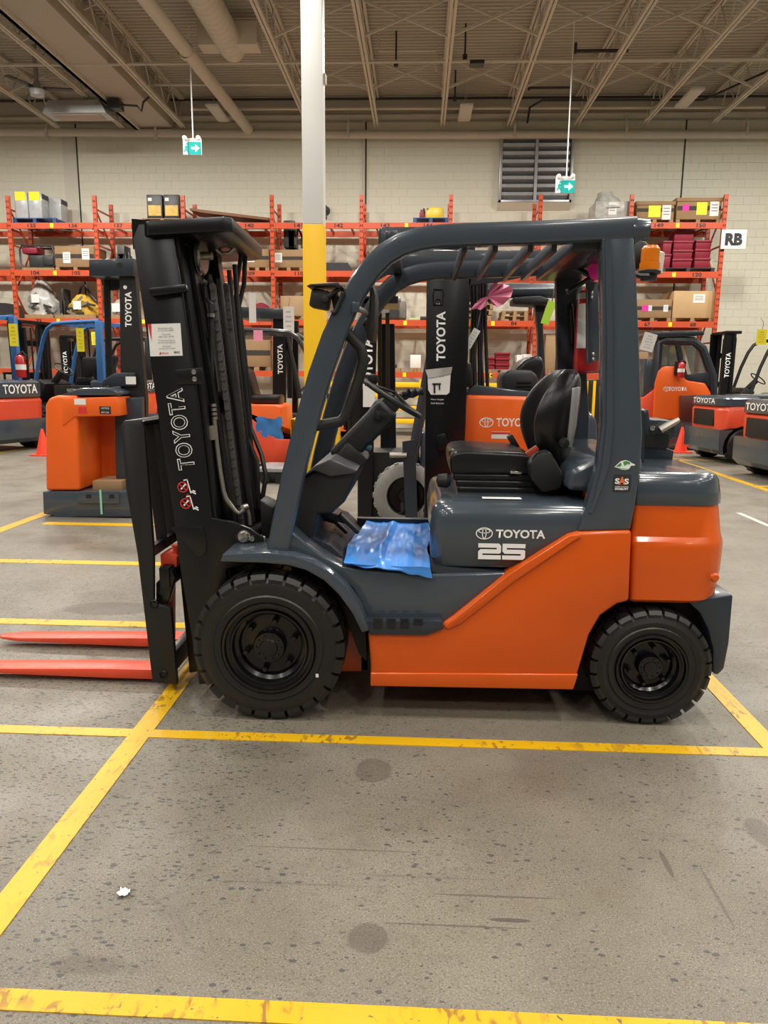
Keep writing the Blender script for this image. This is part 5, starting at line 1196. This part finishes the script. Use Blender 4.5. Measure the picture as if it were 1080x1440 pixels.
def cone(t, h=.48):
    MB().lathe([(.13, .02), (.02, h), (0, h)], (0, 0, 0), 'z', 18).build('body', CONE, t); MB().box((-.18, -.18, 0), (.18, .18, .025)).build('base', CONE, t, bev=.008)
cone(t)
t = thing('traffic_cone', 'orange traffic cone standing behind the foreground forklift tail', 'cone', (5.34, 15.3, 0)); cone(t, .52)

# orange stand-up reach truck at left
LOCAL = False
RT = thing('reach_truck', 'orange stand-up reach truck with a grey base and dark mast at left', 'truck', (-3.4, 7.9, 0))
Yr = 7.5
MB().prism(XZ(Yr, (64, 690), (63, 570), (68, 560), (80, 556), (108, 556), (112, 690)), Yr, Yr+1.0).build('body', ORANGE2, RT, bev=.03, seg=3)
MB().prism(XZ(Yr, (88, 560), (164, 558), (167, 585), (106, 586), (88, 600)), Yr-.01, Yr+1.0).build('upper_body', ORANGE2, RT, bev=.012)
MB().prism(XZ(Yr+.5, (100, 585), (166, 585), (166, 695), (100, 695)), Yr+.55, Yr+1.0).build('compartment_wall', ORANGE2, RT)
MB().prism(XZ(Yr, (84, 556), (165, 556), (165, 552), (150, 545), (110, 546)), Yr+.02, Yr+1.0).build('top_panel', GREY, RT, bev=.01)
decal('white_label', P(112.5, 565, Yr-.01), EX, EZ, .12, .06, PAPER, RT); decal('red_label', P(116, 577, Yr-.01), EX, EZ, .09, .07, REDINK, RT); decal('black_label', P(148, 577, Yr-.01), EX, EZ, .12, .08, INK, RT)
txt('label_print', 'NOTICE', P(148, 574, Yr-.012), EX, EZ, .08, .018, WHITE, RT); txt('label_print', 'KEEP CLEAR', P(148, 580, Yr-.012), EX, EZ, .08, .016, WHITE, RT)
MB().prism(XZ(Yr, (62, 691), (188, 691), (188, 726), (107, 726), (102, 728), (80, 728), (76, 724), (63, 722)), Yr-.03, Yr+1.05).build('base', GREY, RT, bev=.008)
MB().prism(XZ(Yr, (112, 691), (170, 690), (170, 707), (112, 707)), Yr-.045, Yr-.03).build('step_panel', GREY, RT, bev=.003)
for px in (124.5, 157): decal('step_slot', P(px, 698, Yr-.046), EX, EZ, .055, .04, BLACKM, RT)
decal('green_strap', P(142, 706, Yr-.047), V((1, 0, .05)), EZ, .022, .26, GREEN, RT)
MB().box((P(70, 722, Yr).x, Yr+.1, .0), (P(105, 722, Yr).x, Yr+.3, .08)).build('load_wheel', BLACKM, RT, bev=.03); MB().box((P(150, 722, Yr).x, Yr+.6, .0), (P(185, 722, Yr).x, Yr+.8, .08)).build('load_wheel', BLACKM, RT, bev=.03)
Ym = 7.85
rm = MB().prism(XZ(Ym, (168, 388), (190, 388), (205, 560), (205, 726), (176, 726), (170, 560)), Ym, Ym+.08).build('mast_rail', BLACKM, RT)
MB().prism(XZ(Ym+.75, (168, 388), (190, 388), (205, 560), (205, 726), (182, 726), (172, 560)), Ym+.75, Ym+.83).build('mast_rail', BLACKM, RT)
MB().prism(XZ(Ym, (128, 366), (190, 364), (190, 389), (128, 389)), Ym-.05, Ym+.85).build('mast_head_plate', GREYD, RT, bev=.006)
MB().lathe([(0, -.052), (.03, -.052), (.03, -.04), (0, -.04)], P(171, 374, Ym), 'y', 14).build('head_hole', BLACKM, RT)
MB().lathe([(0, 0), (.12, 0), (.12, .05), (0, .05)], P(157, 392, Ym+.3), 'y', 20).build('mast_pulley', BLACKM, RT)
txt('lettering', 'TOYOTA', P(180.5, 435, Ym), V((.05, 0, 1)), V((-1, 0, .05)), .36, .07, WHITE, rm, bold=.03); MB().lathe([(0, -.003), (.02, -.003), (.02, 0)], P(176, 404, Ym), 'y', 10).build('mast_bolt', WHITE, RT)
for px in (147, 150, 153): MB().tube([P(px, 388, Ym+.3), P(px+4, 545, Ym+.3)], .014, 6).build('mast_cable', BLACKM, RT)
MB().prism(XZ(Ym, (146, 536), (165, 524), (192, 524), (192, 543), (146, 543)), Ym-.05, Ym-.02).build('mast_bracket', GREYD, RT, bev=.006)
decal('mast_label', P(184, 535, Ym-.051), EX, EZ, .11, .08, PAPER, RT)
MB().prism(XZ(Ym, (167, 560), (205, 558), (208, 726), (170, 726)), Ym-.12, Ym-.03).build('lower_mast_plate', GREYD, RT, bev=.01)
t = thing('carton', 'brown carton sitting on the base of the orange reach truck', 'box', P(150, 690, Yr+.2))
MB().prism(XZ(Yr+.1, (130, 690), (171, 690), (171, 676), (130, 676)), Yr+.1, Yr+.5).build('body', CARD, t, bev=.004)

# truck right behind the foreground forklift
T2 = thing('forklift', 'orange-hooded truck with a tall dark mast directly behind the foreground forklift', 'forklift', (.6, 5.7, 0))
Y2 = 5.2
m2_ = MB().prism(XZ(Y2, (602, 322), (661, 322), (659, 450), (654, 600), (640, 772), (597, 772), (598, 600)), Y2, Y2+.06).build('mast_rail', BLACKP, T2, bev=.004)
MB().prism(XZ(Y2, (602, 322), (661, 322), (640, 772), (597, 772)), Y2+.7, Y2+.76).build('mast_rail', BLACKP, T2)
MB().prism(XZ(Y2, (654, 330), (664, 330), (655, 600), (645, 772), (636, 772), (646, 600)), Y2+.02, Y2+.16).build('rail_flange', BLACKM, m2_)
MB().prism(XZ(Y2, (532, 324), (536, 320), (668, 319), (668, 356), (532, 360)), Y2-.03, Y2+.85).build('mast_top_cover', GREYD, T2, bev=.03, seg=3)
txt('lettering', 'TOYOTA', P(620, 473, Y2), V((-.02, 0, 1)), V((-1, 0, -.02)), .33, .062, WHITE, m2_, bold=.03)
mb = MB(); c = P(616, 420, Y2-.004)
mb.tube([c+V((-.03, 0, .06)), c+V((.03, 0, .06)), c+V((.035, 0, .02)), c+V((.03, 0, -.04)), c+V((-.03, 0, -.04)), c+V((-.035, 0, .02))], .006, 6, closed=True).lathe([(.012, 0), (.02, -.004), (.02, .004)], c+V((0, 0, -.02)), 'y', 12).build('lifting_eye', BLACKP, T2)
MB().prism(XZ(Y2, (628, 380), (764, 378), (742, 388), (700, 396), (636, 404), (630, 396)), Y2+.02, Y2+.06).build('mast_gusset', GREYD, T2, bev=.006)
po = thing('document_pouch', 'clear pouch with a white sheet stuck on the mast behind', 'pouch', P(617, 545, Y2-.01))
MB().prism(XZ(Y2, (601, 524), (634, 522), (632, 552), (628, 555), (606, 555), (602, 548)), Y2-.008, Y2-.004).build('sheet', PAPER, po, smooth=False)
MB().prism(XZ(Y2, (598, 520), (636, 516), (634, 526), (602, 532)), Y2-.012, Y2-.008).build('film', WRAP, po, smooth=False)
txt('print', 'MAST DATA', P(617, 529, Y2-.009), EX, EZ, .07, .01, GREYINK, po)
mb = MB().bar(P(611, 553, Y2-.011), P(611, 540, Y2-.011), .002, .012, up=(1, 0, 0)).bar(P(608, 540, Y2-.011), P(620, 540, Y2-.011), .002, .012).bar(P(618, 540, Y2-.011), P(618, 548, Y2-.011), .002, .01, up=(1, 0, 0)); mb.build('diagram', INK, po, smooth=False)
txt('mast_print', 'Mast Height', P(615, 562, Y2), EX, EZ, .09, .012, WHITE, T2); txt('mast_print', 'Check Before Use', P(615, 567, Y2), EX, EZ, .09, .012, WHITE, T2)
for k in range(5):
    MB().tube([P(664+k*5, 392, Y2+.25), P(666+k*4, 440, Y2+.25), P(664+k*5-(k % 2)*3, 500, Y2+.25), P(662+k*6, 560, Y2+.25), P(650+k*5, 640, Y2+.25), P(640+k*4, 720, Y2+.25)], .02 if k < 2 else .013, 8).build('hydraulic_hose', BLACKM, T2)
MB().box((P(654, 560, Y2+.2).x, Y2+.1, .5), (P(690, 560, Y2+.2).x, Y2+.4, 1.5)).build('valve_block', BLACKM, T2, bev=.02) if False else None
MB().prism(XZ(Y2+.2, (652, 512), (661, 510), (664, 540), (654, 546)), Y2+.1, Y2+.25).build('mast_box', BLACKM, T2, bev=.01)
MB().prism(XZ(Y2, (612, 612), (626, 608), (630, 620), (628, 632), (616, 634)), Y2-.03, Y2).build('mast_lug', BLACKP, T2, bev=.01)
h2 = MB().prism(XZ(5.3, (656, 556), (742, 558), (800, 562), (800, 690), (600, 690), (620, 650), (640, 590)), 5.3, 6.2).build('hood', ORANGE2, T2, bev=.025, seg=3)
txt('lettering', 'TOYOTA', P(724, 594, 5.3), EX, EZ, .26, .06, WHITE, h2, bold=.02); emblem(P(684, 594, 5.3), EX, EZ, .1, .07, WHITE, h2)
decal('hood_label', P(704, 612, 5.3), EX, EZ, .13, .05, PAPER, h2); decal('hood_label_stripe', P(704, 609, 5.298), EX, EZ, .13, .014, REDINK, h2)
MB().prism(XZ(5.4, (650, 556), (668, 541), (720, 548), (770, 552), (770, 560), (650, 560)), 5.4, 6.1).build('hood_top', GREY, T2, bev=.01)
MB().prism(XZ(5.5, (707, 560), (707, 528), (714, 520), (748, 520), (757, 530), (758, 560)), 5.5, 5.95).build('seat_shell', PLAST, T2, bev=.03)
for k in range(3): MB().prism(XZ(5.49, (727, 536+k*5), (748, 536+k*5), (748, 538+k*5), (727, 538+k*5)), 5.485, 5.5).build('seat_vent', BLACKM, T2, smooth=False)
MB().prism(XZ(5.6, (720, 524), (738, 506), (752, 499), (763, 502), (766, 515), (762, 535), (740, 540)), 5.6, 6.0).build('seat_backrest', VINYL, T2, bev=.05, seg=3)
MB().tube([P(652, 409, 5.9), P(790, 409, 5.9)], .055, 14).build('guard_rail', GREY, T2)
MB().prism(XZ(5.7, (722, 418), (760, 416), (772, 420), (776, 430), (770, 428), (765, 429), (722, 427)), 5.7, 5.95).build('work_lamp', BLACKM, T2, bev=.01)
MB().prism(XZ(5.8, (752, 428), (768, 426), (764, 460), (768, 540), (757, 540), (757, 470)), 5.8, 5.9).build('guard_leg', GREYD, T2, bev=.01)
MB().prism(XZ(5.3, (572, 617), (586, 617), (590, 760), (574, 760)), 5.2, 5.26).build('step_post', GREYD, T2, bev=.02) if False else None
MB().box((P(600, 700, 5.3).x, 5.35, .12), (1.7, 6.15, .75)).build('chassis', GREYD, T2, bev=.02)
for x in (.35, 1.5):
    for y, s in ((5.25, 1), (6.2, -1)): simple_wheel(T2, x, y, .3, .18, s)
MB().prism(XZ(5.4, (800, 575), (826, 572), (845, 590), (850, 690), (800, 690)), 5.5, 6.1).build('counterweight', GREY, T2, bev=.04)
pb = thing('pink_bag', 'pink plastic film tied in a knot on the hoses behind the foreground forklift', 'bag', P(690, 415, 5.3))
def blob(cx, cy, rx, rz, seed, Y, sq=1.0):
    q = random.Random(seed); c = P(cx, cy, Y); rings = []
    for j in range(7):
        f = -1+2*j/6; r_ = math.sqrt(max(.02, 1-f*f)); rings.append([c+V((rx*f, math.cos(a)*rx*.5*r_*q.uniform(.7, 1.2), math.sin(a)*rz*r_*q.uniform(.75, 1.25))) for a in [2*math.pi*i/12 for i in range(12)]])
    return MB().loft(rings)
def film(knot, tips, Y, nm):
    k0 = P(*knot, Y); vs = [k0]; n = len(tips)
    for i, (a, b, d) in enumerate(tips): vs.append(P(a, b, Y+d))
    mb = MB().add(vs, [(0, i, i+1) for i in range(1, n)]); mb.add([v+V((.004, .012, .004)) for v in vs], [(0, i, i+1) for i in range(1, n)])
    return mb.build(nm, PINKF, pb, smooth=False)
film((686, 417), ((690, 402, 0), (695, 393, .03), (700, 400, -.05), (708, 400, .02), (716, 402, -.04), (721, 409, .03), (718, 418, -.03), (708, 428, .03), (700, 432, -.04), (692, 428, .02), (688, 420, 0)), 5.3, 'bunch')
film((686, 417), ((684, 420, 0), (684, 430, .03), (676, 436, -.03), (670, 434, .02), (661, 436, -.03), (668, 427, .02), (676, 420, 0)), 5.3, 'tail')
tagcard(P(664, 476, 5.3), .05, .14, PAPER, 'white card hanging on the hoses under the pink film', tilt_=-.5)
tagcard(P(771, 440, 5.7), .06, .17, LIME, 'lime green tag hanging beside the rear leg of the truck behind', tilt_=-.3, lines=False)
# small truck further back with pale tyres
T3 = thing('forklift', 'dark truck with pale grey tyres seen through the foreground cab', 'forklift', (-.1, 7.4, 0))
m3 = MB().prism(XZ(7.4, (508, 420), (531, 420), (526, 600), (522, 740), (504, 740)), 7.4, 7.46).build('mast_rail', BLACKP, T3)
MB().prism(XZ(7.4, (533, 450), (552, 450), (556, 740), (530, 740)), 7.95, 8.05).build('mast_rail', BLACKP, T3)
MB().prism(XZ(7.5, (506, 418), (560, 418), (560, 428), (506, 428)), 7.4, 8.1).build('mast_top_cover', BLACKP, T3)
txt('lettering', 'TOYOTA', P(517, 512, 7.4), V((-.01, 0, 1)), V((-1, 0, -.01)), .5, .1, WHITE, m3, bold=.03)
for px in (534, 545): MB().bar(P(px, 440, 7.6), P(px, 600, 7.6), .04, .03).build('lift_chain', mat('brass_chain', (.05, .04, .025), .4, .7), T3)
decal('mast_sheet', P(519, 558, 7.39), EX, EZ, .12, .2, PAPER, T3)
MB().tube([P(612, 470, 7.3), P(607, 500, 7.3), P(590, 590, 7.3), P(574, 680, 7.3), P(566, 720, 7.3)], .055, 10).tube([P(612, 470, 7.3), P(622, 446, 7.3), P(648, 437, 7.3)], .055, 10).build('guard_rail', GREYD, T3)
simple_wheel(T3, P(571, 710, 7.2).x, 7.2, .325, .2, 1, RUBG); simple_wheel(T3, P(571, 710, 7.2).x, 8.2, .325, .2, -1, RUBG)
simple_wheel(T3, 1.2, 7.25, .22, .18, 1, RUBG); simple_wheel(T3, 1.2, 8.15, .22, .18, -1, RUBG)
MB().prism(XZ(7.2, (566, 620), (584, 617), (588, 760), (572, 760)), 7.1, 7.16).build('guard_post', GREYD, T3)
MB().prism(XZ(7.2, (500, 640), (590, 640), (590, 735), (500, 735)), 7.45, 8.0).build('chassis', BLACKM, T3)
MB().box((P(590, 700, 7.2).x, 7.3, .12), (1.5, 8.1, .95)).build('body', GREY, T3, bev=.03)
MB().tube([P(548, 640, 7.1), P(572, 640, 7.1)], .025, 8).build('tow_bar', STEEL, T3)
# truck at centre left, turned the other way
LOCAL = True
tD = truck('forklift', 'orange truck with blue film on its floor, just left of the yellow pillar', (-1.42, 11.9, 0), math.pi, 1.03, cwt_m=ORANGE2, side_m=RED, hood_m=ORANGE2, guard_m=GREYD)
LOCAL = False
c = P(378, 604, 11.3)
q = MB(); rings = []
for j in range(6): rings.append([V((c.x-.2+.4*i/9+.02*math.sin(j*2), 11.28+.1*(j/5), c.z+.18-.36*j/5+rnd.uniform(-.02, .02)))+V((0, rnd.uniform(-.02, .02), 0)) for i in range(10)])
tag(MB().add([p for r_ in rings for p in r_], [(j*10+i, j*10+i+1, (j+1)*10+i+1, (j+1)*10+i) for j in range(5) for i in range(9)]).build('plastic_sheet', BLUEF), 'crumpled blue film hanging on the orange truck left of the pillar', 'sheet')
tagcard(P(406, 452, 13.9), .2, .53, PAPER, 'white paper ticket hanging left of the yellow pillar'); tagcard(P(355, 433, 13.9), .13, .53, PAPER, 'narrow white strip hanging on the tube guard right of the mast', lines=False); tagcard(P(363, 472, 11.35), .14, .16, PINKF, 'small pink tag hanging under the tube guard right of the mast', lines=False)
pj = thing('platform_truck', 'low grey platform truck on the floor right of the mast', 'cart', P(388, 665, 10.2))
a, b = P(362, 664, 10.1), P(406, 664, 10.1)
MB().box((a.x, 10.1, a.z), (b.x, 10.8, a.z+.06)).build('deck', SILVER, pj, bev=.01); MB().box((a.x, 10.12, .06), (b.x-.03, 10.75, a.z)).build('frame', BLACKM, pj, bev=.01)
for x in (a.x+.1, b.x-.12): MB().lathe([(0, 0), (.07, 0), (.07, .06), (0, .06)], (x, 10.08, .07), 'y', 14).build('wheel', BLACKM, pj)
st = thing('stacker', 'tall black stacker mast between the forklift mast and the yellow pillar', 'stacker', (-2.6, 14.2, 0))
sm = MB().prism(XZ(14.1, (384, 448), (402, 448), (401, 645), (383, 645)), 14.1, 14.2).build('mast_rail', BLACKP, st)
MB().prism(XZ(14.1, (404, 448), (412, 448), (411, 645), (403, 645)), 14.7, 14.8).build('mast_rail', BLACKP, st)
MB().prism(XZ(14.0, (334, 431), (398, 434), (400, 449), (334, 447)), 14.0, 14.85).build('top_beam', GREYD, st, bev=.02)
txt('lettering', 'TOYOTA', P(394, 505, 14.1), EZ, V((-1, 0, 0)), .55, .1, WHITE, sm, bold=.03)
decal('mast_label', P(394, 526, 14.09), EX, EZ, .18, .14, PAPER, sm) if False else None
MB().box((-2.75, 14.15, .05), (-1.8, 14.75, .75)).build('body', BLACKM, st, bev=.03)
MB().tube([P(402, 470, 14.2), P(414, 520, 14.2), P(422, 560, 14.2)], .05, 8).build('tiller_arm', BLACKM, st)
for px in (406, 410): MB().tube([P(px-2, 455, 14.4), P(px, 560, 14.4)], .03, 6).build('hose', BLACKM, st)
# right side
LOCAL = True
truck('forklift', 'red truck second from the right edge, its back turned to the cone', (5.2+2.02*1.2, 14.2, 0), math.pi+.12, 1.2, top=.985, guard=False, seat=False, guard_m=GREYD, side_m=RED)
truck('forklift', 'red truck cut off by the right edge', (5.08+2.02*1.2, 11.65, 0), math.pi+.12, 1.2, top=.985, guard=False, band=.17, guard_m=GREYD, side_m=RED)
truck('forklift', 'dark-masted truck standing behind the red truck rears at right', (7.75, 18.6, 0), 0, 1.16, mast_h=2.2, guard_m=BLACKM)
LOCAL = False
CT = thing('cab_truck', 'orange truck with an enclosed glazed cab behind the traffic cone', 'forklift', (5.4, 16.2, 0))
Yc = 15.8
cs = MB().prism(XZ(Yc, (919, 590), (921, 540), (925, 522), (934, 515), (950, 515), (957, 525), (966, 535), (992, 539), (1000, 552), (1003, 590)), Yc, Yc+1.2).build('hood', ORANGE2, CT, bev=.03)
txt('lettering', 'TOYOTA', P(953, 547, Yc), EX, EZ, .38, .085, WHITE, cs, bold=.03, lift=.006); emblem(P(937, 547, Yc-.005), EX, EZ, .13, .095, WHITE, cs)
MB().prism(XZ(Yc, (905, 560), (921, 548), (921, 590), (905, 590)), Yc+.05, Yc+1.1).build('rear_panel', RED, CT, bev=.02)
MB().prism(XZ(Yc, (903, 590), (1010, 590), (1010, 622), (903, 626)), Yc-.03, Yc+1.2).build('base', GREY, CT, bev=.02)
MB().prism(XZ(Yc, (955, 556), (985, 555), (985, 592), (955, 592)), Yc-.08, Yc).build('side_box', BROWN, CT, bev=.01)
for x in (5.0, 6.2):
    for y, s in ((Yc-.05, 1), (Yc+1.2, -1)): simple_wheel(CT, x, y, .3, .2, s)
for y in (Yc+.1, Yc+1.1):
    MB().tube([P(922, 545, y), P(926, 482, y), P(936, 479, y), P(975, 480, y), P(988, 490, y), P(1002, 530, y), P(1003, 560, y)], .09, 8).build('cab_frame', GREYD, CT); MB().tube([P(952, 480, y), P(958, 510, y), P(966, 540, y)], .06, 8).build('cab_post', GREYD, CT)
    MB().prism(XZ(y, (932, 486), (955, 486), (960, 515), (930, 518)), y, y+.012).build('window_pane', GLASS, CT, smooth=False); MB().prism(XZ(y, (962, 486), (982, 488), (994, 522), (972, 526)), y, y+.012).build('window_pane', GLASS, CT, smooth=False)
MB().prism(XZ(Yc, (912, 470), (918, 466), (990, 465), (991, 471), (950, 474), (914, 475)), Yc, Yc+1.15).build('cab_roof', GREYD, CT, bev=.02)
MB().prism(XZ(Yc, (968, 527), (1000, 522), (1003, 545), (970, 540)), Yc+.05, Yc+.12).build('cab_door', GREYD, CT, bev=.01)
MB().prism(XZ(Yc, (908, 505), (922, 505), (922, 548), (906, 558)), Yc+.1, Yc+1.0).build('cab_rear', GREY, CT, bev=.02)
MB().box((P(940, 540, Yc).x, Yc+.3, 1.3), (P(965, 540, Yc).x, Yc+.8, 1.75)).build('seat', VINYL, CT, bev=.05)
LOCAL = True
extinguisher(P(957, 531, Yc-.125), .36, 'small red extinguisher beside the cab window of the orange cab truck')
tagcard(P(912, 481, 15.72), .27, .36, PAPER, 'large white ticket hanging on the cab truck at right', tilt_=-.25)
tagcard(P(1071, 474, 13.6), .17, .26, YEL, 'yellow tag hanging near the right edge above the red trucks')
LOCAL = False
# scrap of paper on the floor
g_ = P(175, 1257, 1.885)
vs = []
for j in range(5):
    for i in range(5): vs.append((g_.x-.018+.009*i+rnd.uniform(-.003, .003), 1.885-.014+.007*j, .004+rnd.uniform(0, .012)))
tag(MB().add(vs, [(j*5+i, j*5+i+1, (j+1)*5+i+1, (j+1)*5+i) for j in range(4) for i in range(4)]).build('paper_scrap', PAPER, ang=10), 'small crumpled scrap of white paper on the concrete floor', 'paper')
